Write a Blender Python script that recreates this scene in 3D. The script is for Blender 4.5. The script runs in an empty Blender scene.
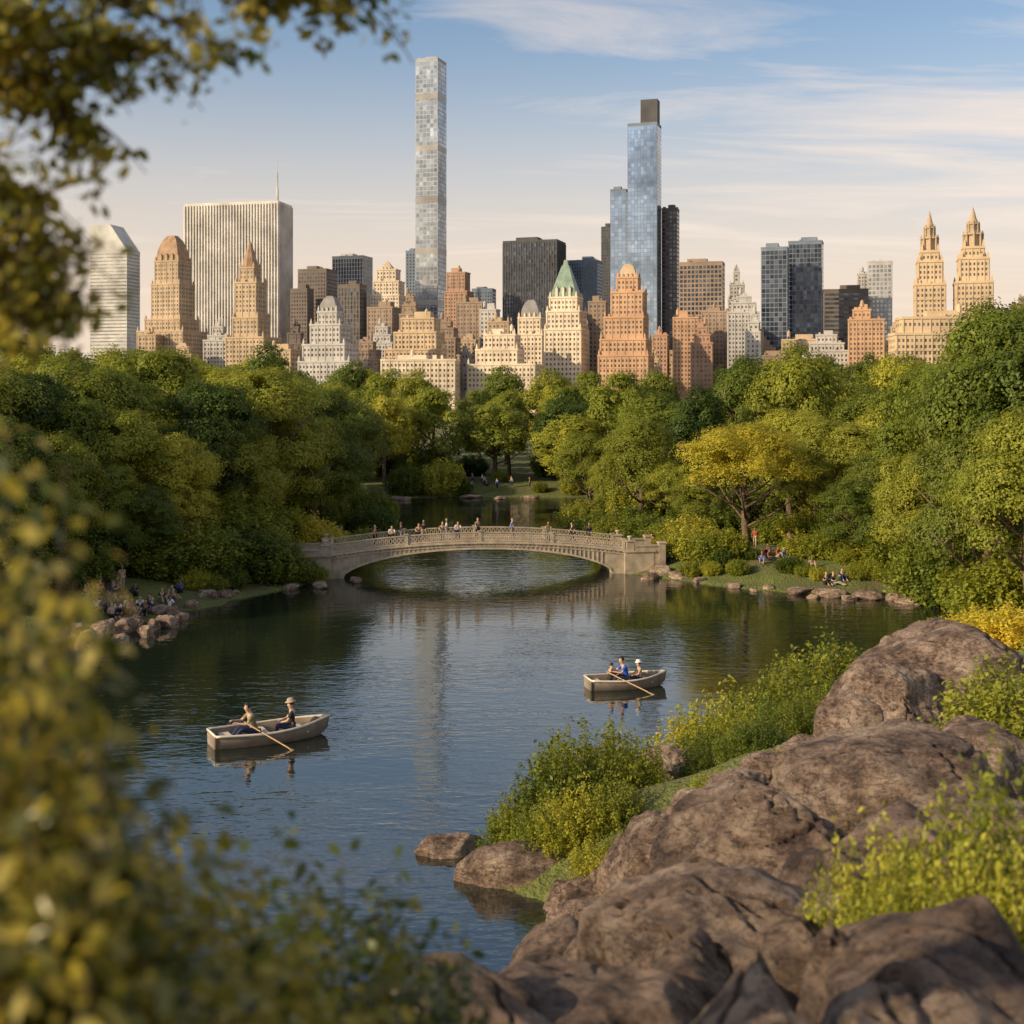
import bpy, math, random, bmesh
import numpy as np
from mathutils import Vector, Matrix
random.seed(7); RNG=np.random.default_rng(7)
F=1300.0; CZ=14.0; HY=400.0
def P(px,py,d): return Vector(((px-512)/F*d, d, CZ-(py-HY)/F*d))
scene=bpy.context.scene; COL=scene.collection
# ------------------------------------------------------------------ materials
def mat(name):
    m=bpy.data.materials.new(name); m.use_nodes=True
    nt=m.node_tree; b=nt.nodes['Principled BSDF']; return m,nt,b
def N(nt,t,**k):
    n=nt.nodes.new(t)
    for a,v in k.items(): setattr(n,a,v)
    return n
def ramp(nt,stops):
    r=N(nt,'ShaderNodeValToRGB'); e=r.color_ramp.elements
    while len(e)<len(stops): e.new(0.5)
    for i,(p,c) in enumerate(stops):
        e[i].position=p; e[i].color=(*c,1) if len(c)==3 else c
    return r
_mc={}
def simple(name,col,rough=0.7,metal=0,noise=0.15,scale=3.0,spec=0.4,bump=0.0,detail=4):
    k=(name,tuple(col),rough,metal)
    if k in _mc: return _mc[k]
    m,nt,b=mat(name)
    tc=N(nt,'ShaderNodeTexCoord'); no=N(nt,'ShaderNodeTexNoise'); no.inputs['Scale'].default_value=scale; no.inputs['Detail'].default_value=detail
    nt.links.new(tc.outputs['Object'],no.inputs['Vector'])
    c1=[c*(1-noise) for c in col]; c2=[min(1,c*(1+noise)) for c in col]
    r=ramp(nt,[(0.3,c1),(0.7,c2)]); nt.links.new(no.outputs['Fac'],r.inputs[0]); nt.links.new(r.outputs[0],b.inputs['Base Color'])
    b.inputs['Roughness'].default_value=rough; b.inputs['Metallic'].default_value=metal; b.inputs['Specular IOR Level'].default_value=spec
    if bump>0:
        bu=N(nt,'ShaderNodeBump'); bu.inputs['Strength'].default_value=bump; bu.inputs['Distance'].default_value=0.05
        nt.links.new(no.outputs['Fac'],bu.inputs['Height']); nt.links.new(bu.outputs[0],b.inputs['Normal'])
    _mc[k]=m; return m
def leafmat(name,c_dark,c_mid,c_light,trans=0.36,nscale=0.35,rough=.5,spec=.25):
    m,nt,b=mat(name)
    geo=N(nt,'ShaderNodeNewGeometry'); oi=N(nt,'ShaderNodeObjectInfo'); tc=N(nt,'ShaderNodeTexCoord')
    no=N(nt,'ShaderNodeTexNoise'); no.inputs['Scale'].default_value=nscale; no.inputs['Detail'].default_value=2
    nt.links.new(tc.outputs['Object'],no.inputs['Vector'])
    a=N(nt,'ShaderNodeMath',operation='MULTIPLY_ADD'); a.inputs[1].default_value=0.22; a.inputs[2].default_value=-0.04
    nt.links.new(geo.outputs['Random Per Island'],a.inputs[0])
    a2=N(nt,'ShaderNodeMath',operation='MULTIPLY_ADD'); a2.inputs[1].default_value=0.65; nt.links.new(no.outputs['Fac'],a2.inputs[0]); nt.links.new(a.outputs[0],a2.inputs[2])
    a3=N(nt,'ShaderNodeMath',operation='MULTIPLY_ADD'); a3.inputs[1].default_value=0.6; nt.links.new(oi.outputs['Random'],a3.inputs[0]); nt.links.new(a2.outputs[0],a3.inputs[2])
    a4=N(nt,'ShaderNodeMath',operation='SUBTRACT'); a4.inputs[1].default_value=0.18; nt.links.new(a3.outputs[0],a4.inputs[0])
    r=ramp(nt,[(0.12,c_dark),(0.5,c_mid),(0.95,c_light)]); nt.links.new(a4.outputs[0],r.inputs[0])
    nt.links.new(r.outputs[0],b.inputs['Base Color']); b.inputs['Roughness'].default_value=rough; b.inputs['Specular IOR Level'].default_value=spec
    t=N(nt,'ShaderNodeBsdfTranslucent'); mx=N(nt,'ShaderNodeMixShader'); mx.inputs[0].default_value=trans
    hs=N(nt,'ShaderNodeHueSaturation'); hs.inputs['Value'].default_value=1.6; hs.inputs['Hue'].default_value=0.487
    nt.links.new(r.outputs[0],hs.inputs['Color']); nt.links.new(hs.outputs[0],t.inputs[0])
    nt.links.new(b.outputs[0],mx.inputs[1]); nt.links.new(t.outputs[0],mx.inputs[2])
    nt.links.new(mx.outputs[0],nt.nodes['Material Output'].inputs[0]); return m
LEAF={
 'dark':leafmat('foliage_dark',(0.038,0.07,0.012),(0.10,0.145,0.022),(0.22,0.24,0.04)),
 'mid':leafmat('foliage_mid',(0.07,0.105,0.015),(0.185,0.225,0.028),(0.36,0.35,0.045)),
 'light':leafmat('foliage_light',(0.15,0.175,0.02),(0.31,0.325,0.037),(0.50,0.46,0.06)),
 'gold':leafmat('foliage_gold',(0.28,0.27,0.025),(0.50,0.44,0.045),(0.70,0.58,0.07),.42),
 'near':leafmat('foliage_near',(0.022,0.042,0.008),(0.085,0.11,0.016),(0.48,0.38,0.05),0.36,5.0,.30,.6),  # pale gold end of the ramp paints small sun highlights into the leaf colour
 'shrub':leafmat('foliage_shrub',(0.08,0.11,0.013),(0.25,0.275,0.03),(0.58,0.52,0.065),0.42,0.8),
}
BARK=simple('bark',(0.13,0.09,0.06),0.9,noise=0.4,scale=4,bump=0.6)
# ------------------------------------------------------------------ mesh helpers
class MB:
    def __init__(s): s.v=[]; s.f=[]; s.m=[]
    def add(s,vs,fs,mi=0):
        o=len(s.v); s.v+= [tuple(v) for v in vs]; s.f+=[tuple(i+o for i in f) for f in fs]; s.m+=[mi]*len(fs)
    def frus(s,cx,cy,z0,z1,w,d,rx=1.0,ry=None,mi=0):
        if ry is None: ry=rx
        a,b=w/2,d/2; A,B=a*rx,b*ry
        vs=[(cx-a,cy-b,z0),(cx+a,cy-b,z0),(cx+a,cy+b,z0),(cx-a,cy+b,z0),(cx-A,cy-B,z1),(cx+A,cy-B,z1),(cx+A,cy+B,z1),(cx-A,cy+B,z1)]
        s.add(vs,[(3,2,1,0),(4,5,6,7),(0,1,5,4),(1,2,6,5),(2,3,7,6),(3,0,4,7)],mi)
    def box(s,cx,cy,z0,z1,w,d,mi=0): s.frus(cx,cy,z0,z1,w,d,1.0,None,mi)
    def lathe(s,cx,cy,prof,n=12,mi=0):
        vs=[];fs=[]
        for r,z in prof:
            for i in range(n):
                a=2*math.pi*i/n; vs.append((cx+r*math.cos(a),cy+r*math.sin(a),z))
        for j in range(len(prof)-1):
            for i in range(n):
                k=(i+1)%n; fs.append((j*n+i,j*n+k,(j+1)*n+k,(j+1)*n+i))
        fs.append(tuple(range(n))[::-1]); fs.append(tuple((len(prof)-1)*n+i for i in range(n)))
        s.add(vs,fs,mi)
    def tube(s,pts,rads,n=7,mi=0):
        pts=[Vector(p) for p in pts]; vs=[];fs=[]
        for i,p in enumerate(pts):
            t=(pts[min(i+1,len(pts)-1)]-pts[max(i-1,0)]).normalized()
            u=t.cross(Vector((0.13,0.97,0.2))).normalized(); w=t.cross(u)
            for k in range(n):
                a=2*math.pi*k/n; vs.append(p+(u*math.cos(a)+w*math.sin(a))*rads[i])
        for j in range(len(pts)-1):
            for i in range(n):
                k=(i+1)%n; fs.append((j*n+i,j*n+k,(j+1)*n+k,(j+1)*n+i))
        fs.append(tuple(range(n))[::-1]); fs.append(tuple((len(pts)-1)*n+i for i in range(n)))
        s.add(vs,fs,mi)
    def mesh(s,name,mats=(),smooth=False):
        me=bpy.data.meshes.new(name); me.from_pydata(s.v,[],s.f)
        for m in mats: me.materials.append(m)
        if len(mats)>1: me.polygons.foreach_set('material_index',s.m)
        if smooth: me.polygons.foreach_set('use_smooth',[True]*len(s.f))
        me.update(); return me
def obj(name,me,parent=None,loc=(0,0,0),rot=0,scale=None,label=None,cat=None,group=None,kind=None):
    o=bpy.data.objects.new(name,me); COL.objects.link(o); o.location=loc
    if isinstance(rot,(int,float)): o.rotation_euler=(0,0,rot)
    else: o.rotation_euler=rot
    if scale is not None: o.scale=scale if hasattr(scale,'__len__') else (scale,)*3
    if parent: o.parent=parent
    if label: o['label']=label
    if cat: o['category']=cat
    if group: o['group']=group
    if kind: o['kind']=kind
    return o
def setmat(o,m):
    o.material_slots[0].link='OBJECT'; o.material_slots[0].material=m
RH=np.array([(0,-.5),(.3,0),(0,.5),(-.3,0)])
LF=np.array([(0,-.5),(.2,-.25),(.24,.05),(.12,.32),(0,.5),(-.12,.32),(-.24,.05),(-.2,-.25)])
def leaves(name,C,Nn,size,m,tpl=RH):
    n=len(C); Nn=Nn/np.linalg.norm(Nn,axis=1,keepdims=True)
    r=RNG.normal(size=(n,3)); T=np.cross(Nn,r); T/=np.linalg.norm(T,axis=1,keepdims=True)+1e-9; B=np.cross(Nn,T)
    k=len(tpl); size=np.asarray(size).reshape(-1,1)
    V=np.empty((n,k,3))
    for i,(u,v) in enumerate(tpl): V[:,i]=C+T*u*size+B*v*size+ Nn*(abs(u)*0.5*size)
    me=bpy.data.meshes.new(name); me.vertices.add(n*k); me.vertices.foreach_set('co',V.reshape(-1))
    me.loops.add(n*k); me.loops.foreach_set('vertex_index',np.arange(n*k,dtype=np.int32))
    me.polygons.add(n); me.polygons.foreach_set('loop_start',np.arange(0,n*k,k,dtype=np.int32))
    me.update(calc_edges=True); me.materials.append(m); return me
_perm=np.random.default_rng(3).random(65536)
def vn(p):
    i=np.floor(p).astype(np.int64); f=p-i; f=f*f*(3-2*f); r=0
    for dx in (0,1):
        for dy in (0,1):
            for dz in (0,1):
                h=((i[:,0]+dx)*73856093 ^ (i[:,1]+dy)*19349663 ^ (i[:,2]+dz)*83492791)&65535
                r=r+_perm[h]*(f[:,0] if dx else 1-f[:,0])*(f[:,1] if dy else 1-f[:,1])*(f[:,2] if dz else 1-f[:,2])
    return r
def fbm(p,o=4,g=0.5):
    a=1;s=0;t=0
    for k in range(o): s=s+a*vn(p*2**k+k*17.3); t+=a; a*=g
    return s/t
def sst(a,b,x):
    t=np.clip((x-a)/(b-a),0,1); return t*t*(3-2*t)
# ------------------------------------------------------------------ lake + terrain
LAKE=np.array([(-60,24),(-12,24),(-5,26.5),(-1,27),(2.2,31),(1.6,35.5),(-.8,38.2),(-.2,42),(4.5,46),(10,51.5),(16,61),(22,71),(27,79),(30,86),(28,91),(22,93.5),(16,97),(12,101),(9.3,105),(9.0,112),(9.5,130),(10,150),(14,168),(12,183),(6,187),(-8,188),(-19,185),(-21,170),(-17,150),(-15.5,125),(-14.6,108),(-15,100),(-18,94),(-20.5,88),(-24,80),(-28,70),(-34,58),(-48,45),(-60,40)],float)
def sdf(x,y):
    p=np.stack([x,y],-1); d=np.full(len(x),1e9); ins=np.zeros(len(x),bool)
    for i in range(len(LAKE)):
        a=LAKE[i];b=LAKE[(i+1)%len(LAKE)]; e=b-a; w=p-a
        t=np.clip((w@e)/(e@e),0,1); q=w-t[:,None]*e; d=np.minimum(d,(q**2).sum(1))
        c=((a[1]>p[:,1])!=(b[1]>p[:,1])); xi=a[0]+(p[:,1]-a[1])*e[0]/(e[1] if abs(e[1])>1e-9 else 1e-9)
        ins^= c&(p[:,0]<xi)
    d=np.sqrt(d); return np.where(ins,-d,d)
def gh(x,y):
    x=np.atleast_1d(np.asarray(x,float)); y=np.atleast_1d(np.asarray(y,float))
    z3=np.stack([x,y,0*x],-1)
    n=fbm(z3*0.35,3)-.5
    s=sdf(x,y)+n*1.6
    base=0.15+1.3*sst(0,7,s)+1.2*sst(10,60,s)+ (fbm(z3*0.08+5,3)-.5)*1.0*sst(4,20,s)
    near=np.minimum(0.45*np.maximum(s,0),11.2)*(1-sst(50,82,y))*sst(-70,-50,x)
    land=np.maximum(base,near+0.1)+ (fbm(z3*1.3+9,3)-.5)*0.25*sst(0,2,s)
    bed=np.maximum(-3,0.45*s-0.05)
    return np.where(s>0,land,bed)
def g1(x,y): return float(gh(x,y)[0])
def grid(name,xs,ys,zf,m):
    X,Y=np.meshgrid(xs,ys); Z=zf(X.ravel(),Y.ravel()); nx,ny=len(xs),len(ys)
    V=np.stack([X.ravel(),Y.ravel(),Z],-1); idx=np.arange(nx*ny).reshape(ny,nx)
    q=np.stack([idx[:-1,:-1],idx[:-1,1:],idx[1:,1:],idx[1:,:-1]],-1).reshape(-1,4)
    me=bpy.data.meshes.new(name); me.vertices.add(len(V)); me.vertices.foreach_set('co',V.ravel())
    me.loops.add(q.size); me.loops.foreach_set('vertex_index',q.ravel().astype(np.int32))
    me.polygons.add(len(q)); me.polygons.foreach_set('loop_start',np.arange(0,q.size,4,dtype=np.int32))
    me.update(calc_edges=True); me.polygons.foreach_set('use_smooth',np.ones(len(q),bool)); me.materials.append(m); return me
gm,nt,b=mat('ground_grass')
tc=N(nt,'ShaderNodeTexCoord'); n1=N(nt,'ShaderNodeTexNoise'); n1.inputs['Scale'].default_value=0.3; n1.inputs['Detail'].default_value=9; n1.inputs['Roughness'].default_value=0.72
nt.links.new(tc.outputs['Object'],n1.inputs['Vector'])
r=ramp(nt,[(0.34,(0.17,0.12,0.07)),(0.46,(0.11,0.12,0.03)),(0.62,(0.16,0.19,0.04))]); nt.links.new(n1.outputs[0],r.inputs[0]); nt.links.new(r.outputs[0],b.inputs['Base Color'])
b.inputs['Roughness'].default_value=0.95
bu=N(nt,'ShaderNodeBump'); n2=N(nt,'ShaderNodeTexNoise'); n2.inputs['Scale'].default_value=6; n2.inputs['Detail'].default_value=6; nt.links.new(tc.outputs['Object'],n2.inputs['Vector'])
bu.inputs['Distance'].default_value=0.25; nt.links.new(n2.outputs[0],bu.inputs['Height']); nt.links.new(bu.outputs[0],b.inputs['Normal'])
far=np.array([90,120,180,300,600,1200,2500,5000,9000.])
xs=np.concatenate([-far[::-1],np.linspace(-70,70,261),far]); ys=np.concatenate([[-3000,-600,-150,-60],np.linspace(-30,215,470),[230,260,320,450,700,1200,2500,5000,9000,14000]])
obj('ground',grid('ground',xs,ys,gh,gm),kind='structure')
wm,nt,b=mat('lake_water')
tc=N(nt,'ShaderNodeTexCoord'); mp=N(nt,'ShaderNodeMapping'); mp.inputs['Scale'].default_value=(0.6,1.35,1); mp.inputs['Rotation'].default_value=(0,0,0.10)
nt.links.new(tc.outputs['Object'],mp.inputs[0])
def wn(sc,det,dis):
    n=N(nt,'ShaderNodeTexNoise'); n.inputs['Scale'].default_value=sc; n.inputs['Detail'].default_value=det; n.inputs['Distortion'].default_value=dis; nt.links.new(mp.outputs[0],n.inputs['Vector']); return n
w1=wn(2.6,2,.3); w0=wn(.85,2,.4); w2=wn(.07,3,.6)
mr=N(nt,'ShaderNodeMapRange'); mr.inputs[1].default_value=0.38; mr.inputs[2].default_value=0.62; mr.inputs[3].default_value=0.3; mr.inputs[4].default_value=1.0
nt.links.new(w2.outputs[0],mr.inputs[0])
bu0=N(nt,'ShaderNodeBump'); bu0.inputs['Distance'].default_value=0.036; nt.links.new(w0.outputs[0],bu0.inputs['Height']); nt.links.new(mr.outputs[0],bu0.inputs['Strength'])
bu=N(nt,'ShaderNodeBump'); bu.inputs['Distance'].default_value=0.019; nt.links.new(w1.outputs[0],bu.inputs['Height']); nt.links.new(mr.outputs[0],bu.inputs['Strength']); nt.links.new(bu0.outputs[0],bu.inputs['Normal'])
nt.links.new(bu.outputs[0],b.inputs['Normal'])
b.inputs['Base Color'].default_value=(0.012,0.018,0.013,1); b.inputs['Roughness'].default_value=0.012; b.inputs['IOR'].default_value=2.0; b.inputs['Specular IOR Level'].default_value=0.95
me=MB(); me.add([(-62,20,0),(40,20,0),(40,195,0),(-62,195,0)],[(0,1,2,3)])
obj('lake_water',me.mesh('lake_water',[wm]),kind='structure')
# ------------------------------------------------------------------ trees
def crown(name,seed,R,zc,Hc,ncl,nl,ls,m,lo=-.75):
    rs=np.random.default_rng(seed)
    d=rs.normal(size=(ncl,3)); d/=np.linalg.norm(d,axis=1,keepdims=True); d[:,2]=np.where(d[:,2]<lo,-d[:,2],d[:,2])
    rad=rs.random(ncl)**0.3*0.80
    ax=rs.uniform(0.85,1.1,3)
    c=d*rad[:,None]*np.array([R*ax[0],R*ax[1],Hc]); c[:,2]+=zc
    cr=R*rs.uniform(0.12,0.36,ncl)
    w=cr**2; w/=w.sum(); idx=rs.choice(ncl,nl,p=w)
    dd=rs.normal(size=(nl,3)); dd/=np.linalg.norm(dd,axis=1,keepdims=True)
    low=dd[:,2]<-.5; dd[low,2]*=-1
    rr=cr[idx]*(0.66+0.46*rs.random(nl))
    lum=1+0.45*(vn(dd*3.2+idx[:,None]*7.1)-.5)*2
    pos=c[idx]+dd*(rr*lum)[:,None]*np.array([1,1,0.72])
    out=(pos-np.array([0,0,zc-1]))/np.array([R,R,Hc]); rad2=np.linalg.norm(out,axis=1)
    keep=(rad2>0.52)&(vn(pos*.9+seed)>.24)
    nn=dd*1.3+rs.normal(size=(nl,3))*0.36+np.array([0,0,0.25])+out*.5
    return leaves(name,pos[keep],nn[keep],ls*rs.uniform(0.55,1.3,nl)[keep],m)
def trunkmesh(seed,H,R,zc):
    rs=random.Random(seed); mb=MB(); r0=0.36
    ang=rs.random()*6; tip=Vector((math.cos(ang)*0.5,math.sin(ang)*0.5,H*0.78))
    fork=H*0.2
    pts=[Vector((0,0,-0.6)),Vector((0,0,0.25)),Vector((0.08,0.05,fork*0.6)),Vector((0.12*math.cos(ang),0.1,fork)),tip*0.7,tip]
    pts[4].z=H*0.52
    mb.tube(pts,[r0*1.7,r0*1.2,r0,r0*0.9,r0*0.5,0.06],10)
    for i in range(9):
        a=i*2.4+rs.random(); z=fork*(0.9+0.14*i); Lh=R*rs.uniform(0.6,0.85)
        st=Vector((0.1,0.05,z)); e=Vector((math.cos(a)*Lh,math.sin(a)*Lh,z+Lh*rs.uniform(0.5,1.0)))
        mid=st.lerp(e,0.5)+Vector((0,0,-0.25))
        mb.tube([st,mid,e],[r0*0.42,r0*0.28,0.04],6)
        for k in range(3):
            s2=st.lerp(e,0.4+0.18*k); e2=s2+Vector((rs.uniform(-1,1),rs.uniform(-1,1),rs.uniform(0.4,1.2)))*R*0.28
            mb.tube([s2,s2.lerp(e2,0.5)+Vector((0,0,0.1)),e2],[0.09,0.06,0.02],5)
    return mb.mesh('trunk',[BARK],True)
H0,R0=15.,6.
HQ=[(trunkmesh(s,H0,R0,8.6),crown('crown',s,R0,8.1,6.4,84,72000,0.225,LEAF['mid'])) for s in (11,12,13,14,17)]
HQO=[(trunkmesh(s,H0,R0,8.6),crown('crown',s,R0,9.0,5.4,66,46000,0.22,LEAF['mid'],lo=-.35)) for s in (15,16)]
LQ=[(trunkmesh(s,H0,R0,8.6),crown('crown',s,R0,7.9,6.7,58,26000,0.35,LEAF['mid'])) for s in (21,22,23,24,25)]
LAB={'dark':'deep green leafy park tree on the lake shore','mid':'full round green park tree in evening sun','light':'yellow-green leafy tree catching the sun','gold':'golden-yellow spreading tree beside the water'}
tcount=0
def tree(x,y,H,R,kind,hq,seed=None,label=None,z=None):
    global tcount
    rs=random.Random(seed if seed is not None else tcount); tcount+=1
    t,c=rs.choice({True:HQ,False:LQ,'open':HQO}[hq])
    z=g1(x,y) if z is None else z
    e=obj('tree',None,loc=(x,y,z),rot=rs.random()*6.28,scale=(R/R0,R/R0,H/H0),label=label or LAB[kind],cat='tree',group='park trees around the lake')
    e.empty_display_size=0.5
    obj('trunk',t,e); cc=obj('crown',c,e); setmat(cc,LEAF[kind])
    return e
placed=[]
def T(px,d,topy,R,kind,hq=True,label=None):
    p=P(px,topy,d); z=g1(p.x,d); H=p.z-z
    placed.append((p.x,d)); return tree(p.x,d,H,R,kind,hq,label=label,z=z)
for a in [(-40,92,345,8,'mid'),(30,97,358,6.0,'dark'),(85,104,340,7,'mid'),(128,98,398,4.8,'light'),(150,118,336,7,'mid'),(208,108,368,5.6,'dark'),(268,116,355,7.0,'mid'),(200,132,342,7.5,'light'),(322,128,380,5.5,'dark'),(60,90,420,4.2,'light'),(-5,84,400,5,'mid'),(290,140,370,7.5,'mid'),(345,150,388,6,'dark'),(20,120,338,8,'mid'),(100,135,338,7.5,'light'),(172,99,425,4.2,'light'),(100,92.5,455,3.6,'mid'),(35,86,440,4.0,'mid'),(-20,80,430,4.5,'mid'),(140,93.5,480,3.0,'dark'),(316,124,410,4.2,'mid'),(240,108,410,4.2,'mid'),(68,96,388,4.6,'mid')]:
    T(*a)
T(745,107,412,5.6,'gold','open',label='golden-yellow spreading tree with forked trunk on the lawn')
T(640,132,410,5.4,'light',label='rounded yellow-green tree beside the bridge end')
for a in [(612,145,450,3.4,'light'),(835,112,410,5.4,'mid'),(900,118,392,6.0,'light'),(950,98,342,6.0,'mid'),(1005,88,280,7.2,'mid'),(925,92,440,4.4,'mid'),(985,82,410,5.0,'dark'),(1060,84,290,8,'mid'),(790,128,400,5.6,'light'),(870,135,380,6.4,'mid'),(705,150,420,5.2,'mid'),(960,130,350,7,'mid'),(1030,75,395,5.2,'mid'),(700,118,470,3.0,'light'),(860,100,475,3.6,'mid'),(590,172,425,4.8,'light'),(1020,110,310,8,'mid'),(675,128,455,3.4,'mid'),(815,120,445,4.0,'mid'),(890,104,445,4.2,'dark')]:
    T(*a)
rs=random.Random(5); tries=0; nfar=0
while nfar<155 and tries<12000:
    tries+=1
    y=rs.uniform(125,285); x=rs.uniform(-0.46*y,0.46*y)
    if y>235 and rs.random()<0.5: continue
    s=float(sdf(np.array([x]),np.array([y]))[0])
    if s<2.6: continue
    md=min((x-a)**2+(y-b)**2 for a,b in placed) if placed else 99
    if md<7.4**2: continue
    if 10<x<40 and y<135: continue
    H=rs.uniform(12.5,18.5)+ (2.6*float(sst(15,60,np.array(x))))+(2.0 if x<-30 else 0)
    if s<9: H*=rs.uniform(0.65,0.95)
    placed.append((x,y)); nfar+=1
    tree(x,y,H,rs.uniform(4.6,7.2),rs.choice(['mid','mid','dark','light','mid','mid','dark']),False)
# ------------------------------------------------------------------ shrubs
def shrubmesh(seed,R,H,ns,npl,ls,m,tpl=RH,up=1.0,sp=1.0,t0=.12):
    rs=np.random.default_rng(seed); C=[];NN=[]; mb=MB()
    for i in range(ns):
        a=rs.random()*6.283; rr=R*math.sqrt(rs.random()); 
        base=np.array([math.cos(a)*rr*0.45,math.sin(a)*rr*0.45,-0.15])
        hh=H*rs.uniform(0.5,1.12)*(1-0.45*(rr/R)**2)
        tip=np.array([math.cos(a)*rr,math.sin(a)*rr,hh])+rs.normal(size=3)*0.06*R
        t=np.linspace(t0,1,npl)+rs.uniform(-.01,.01,npl)
        mid=(base+tip)/2+np.array([math.cos(a),math.sin(a),0])*0.12*R
        pts=((1-t)**2)[:,None]*base+(2*t*(1-t))[:,None]*mid+(t**2)[:,None]*tip
        spread=ls*sp*(1.0+1.5*(1-t))[:,None]
        off=rs.normal(size=(npl,3)); off/=np.linalg.norm(off,axis=1,keepdims=True)
        C.append(pts+off*spread*rs.uniform(0.3,1.3,(npl,1))); NN.append(off*0.6+np.array([0,0,0.8*up])+rs.normal(size=(npl,3))*0.4)
        if i%3==0: mb.tube([tuple(base),tuple(mid*0.5+(base+tip)*0.25),tuple(tip)],[ls*0.12,ls*0.08,ls*0.03],4)
    C=np.concatenate(C);NN=np.concatenate(NN)
    return mb.mesh('stem',[BARK]), leaves('foliage',C,NN,ls*rs.uniform(0.6,1.2,len(C)),m,tpl)
SH=[shrubmesh(s,1.3,1.8,120,60,0.115,LEAF['shrub']) for s in (31,32,33)]
BS=[shrubmesh(s,2.2,2.8,220,75,0.22,LEAF['mid']) for s in (41,42)]
def shrub(x,y,s,kind='shrub',lib=SH,z=None,sz=1.0,label='bushy yellow-green shrub growing among the rocks',rnd=random.Random(9)):
    st,fo=rnd.choice(lib); z=g1(x,y) if z is None else z
    e=obj('shrub',None,loc=(x,y,z),rot=rnd.random()*6.28,scale=(s,s,s*sz),label=label,cat='bush',group='shrubs on the lake banks')
    obj('stem',st,e); f=obj('foliage',fo,e); setmat(f,LEAF[kind]); return e
for px,d,s,k in [(492,39.8,.6,'mid'),(510,40.5,.85,'mid'),(530,40,1.1,'shrub'),(558,40.5,1.4,'mid'),(590,41,1.65,'shrub'),(622,42,1.35,'mid'),(540,38.6,.8,'mid'),(578,38.6,1.0,'shrub'),(612,38.6,.85,'mid'),(638,41,1.0,'shrub'),(574,43,1.5,'mid'),(596,36.6,.7,'shrub'),(558,38.3,.85,'shrub'),(626,36.5,.6,'mid'),
   (690,49,1.5,'shrub'),(722,50,1.9,'shrub'),(752,51.5,1.6,'mid'),(704,46,1.1,'mid'),(736,47,1.3,'shrub'),(786,53,2.0,'shrub'),(820,55.5,2.2,'shrub'),(844,57,1.8,'mid'),(772,48,1.1,'mid'),(808,50,1.3,'shrub'),(834,51.5,1.1,'mid'),(700,42.5,.7,'shrub'),(735,41,.7,'mid'),(762,41,.8,'dark'),(712,38,.7,'mid'),(745,36,.7,'shrub'),(690,36,.6,'dark'),(775,37,.8,'mid'),(800,43,.9,'shrub'),(720,33,.6,'mid')]:
    x=(px-512)/F*d; shrub(x,d,s*.84,k,z=g1(x,d)-0.12,sz=1.1)
rb=random.Random(12)
SLB='dense rounded green shrub at the water edge'
for px,d,s,k in [(210,96,1.5,'mid'),(240,98,1.6,'dark'),(268,98,1.3,'mid'),(298,99.5,.75,'dark'),(283,98.5,1.0,'mid'),(235,104,1.9,'mid'),(262,109,1.7,'mid'),(190,95,1.4,'mid'),(165,94,1.5,'mid'),(312,109,1.35,'gold'),(292,109.5,1.3,'gold'),(340,113,1.0,'light'),(130,95,1.5,'mid'),(60,90,1.7,'mid'),(20,86,1.7,'mid'),(90,92,1.6,'dark'),(0,84,1.7,'light'),(110,94,1.4,'light'),(145,96,1.6,'dark'),(40,84,1.4,'mid'),(-15,80,1.7,'mid'),(75,88,1.2,'mid'),(312,99.8,.6,'mid'),(215,92.5,.5,'mid'),(228,94,.7,'dark'),(195,92,.6,'light'),
  (672,107,.8,'mid'),(690,106,1.0,'light'),(712,104,1.0,'mid'),(728,104,.8,'light'),(800,104,.8,'light'),(790,99,.55,'mid'),(935,90,1.5,'mid'),(960,88,1.6,'dark'),(990,84,1.6,'mid'),(1010,80,1.6,'mid'),(905,97,1.3,'mid'),(880,101,1.3,'light'),(825,103,.9,'mid'),(670,113,1.1,'light'),(650,119,1.3,'mid'),(620,122,1.3,'light'),(600,128,1.4,'mid'),(588,138,1.4,'light'),(585,150,1.5,'mid'),(690,112,1.2,'light'),(780,114,1.2,'mid'),(810,112,1.3,'light'),(840,108,1.2,'mid'),(720,116,1.3,'mid'),(705,110,.9,'gold'),
  (690,101.5,.45,'mid'),(712,100.8,.4,'light'),(738,100,.45,'mid'),(722,102,.5,'dark'),(752,103,.4,'mid'),(805,98,.4,'mid'),(818,97,.35,'light'),(858,96,.45,'mid'),(872,96,.5,'light'),(888,95,.5,'mid'),(905,93.5,.6,'dark'),(640,109,.45,'mid'),(850,100,.6,'mid'),
  (365,122,1.2,'mid'),(368,135,1.4,'dark'),(372,150,1.4,'mid'),(375,165,1.4,'mid'),(860,103,1.2,'mid'),(950,96,1.9,'mid'),(1000,92,2.0,'mid'),
  (400,192,.8,'mid'),(430,191,.5,'dark'),(455,194,.6,'mid'),(540,190,.6,'light'),(575,188,1.0,'mid'),(500,198,.6,'mid'),
  (975,66,.9,'gold'),(1010,64,1.0,'gold'),(940,68,.8,'light')]:
    x=(px-512)/F*d; shrub(x,d,s,k,BS,sz=rb.uniform(.7,1.0),label=SLB,rnd=rb)
cnt=0
while cnt<80:
    y=rb.uniform(112,232); x=rb.uniform(-.40*y,.42*y); s=float(sdf(np.array([x]),np.array([y]))[0])
    if s<1.2 or s>26 or (y<122 and abs(x)<24): continue
    cnt+=1; shrub(x,y,rb.uniform(1.0,1.8),rb.choice(['mid','dark','light','mid']),BS,sz=rb.uniform(.8,1.15),label=SLB,rnd=rb)
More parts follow.
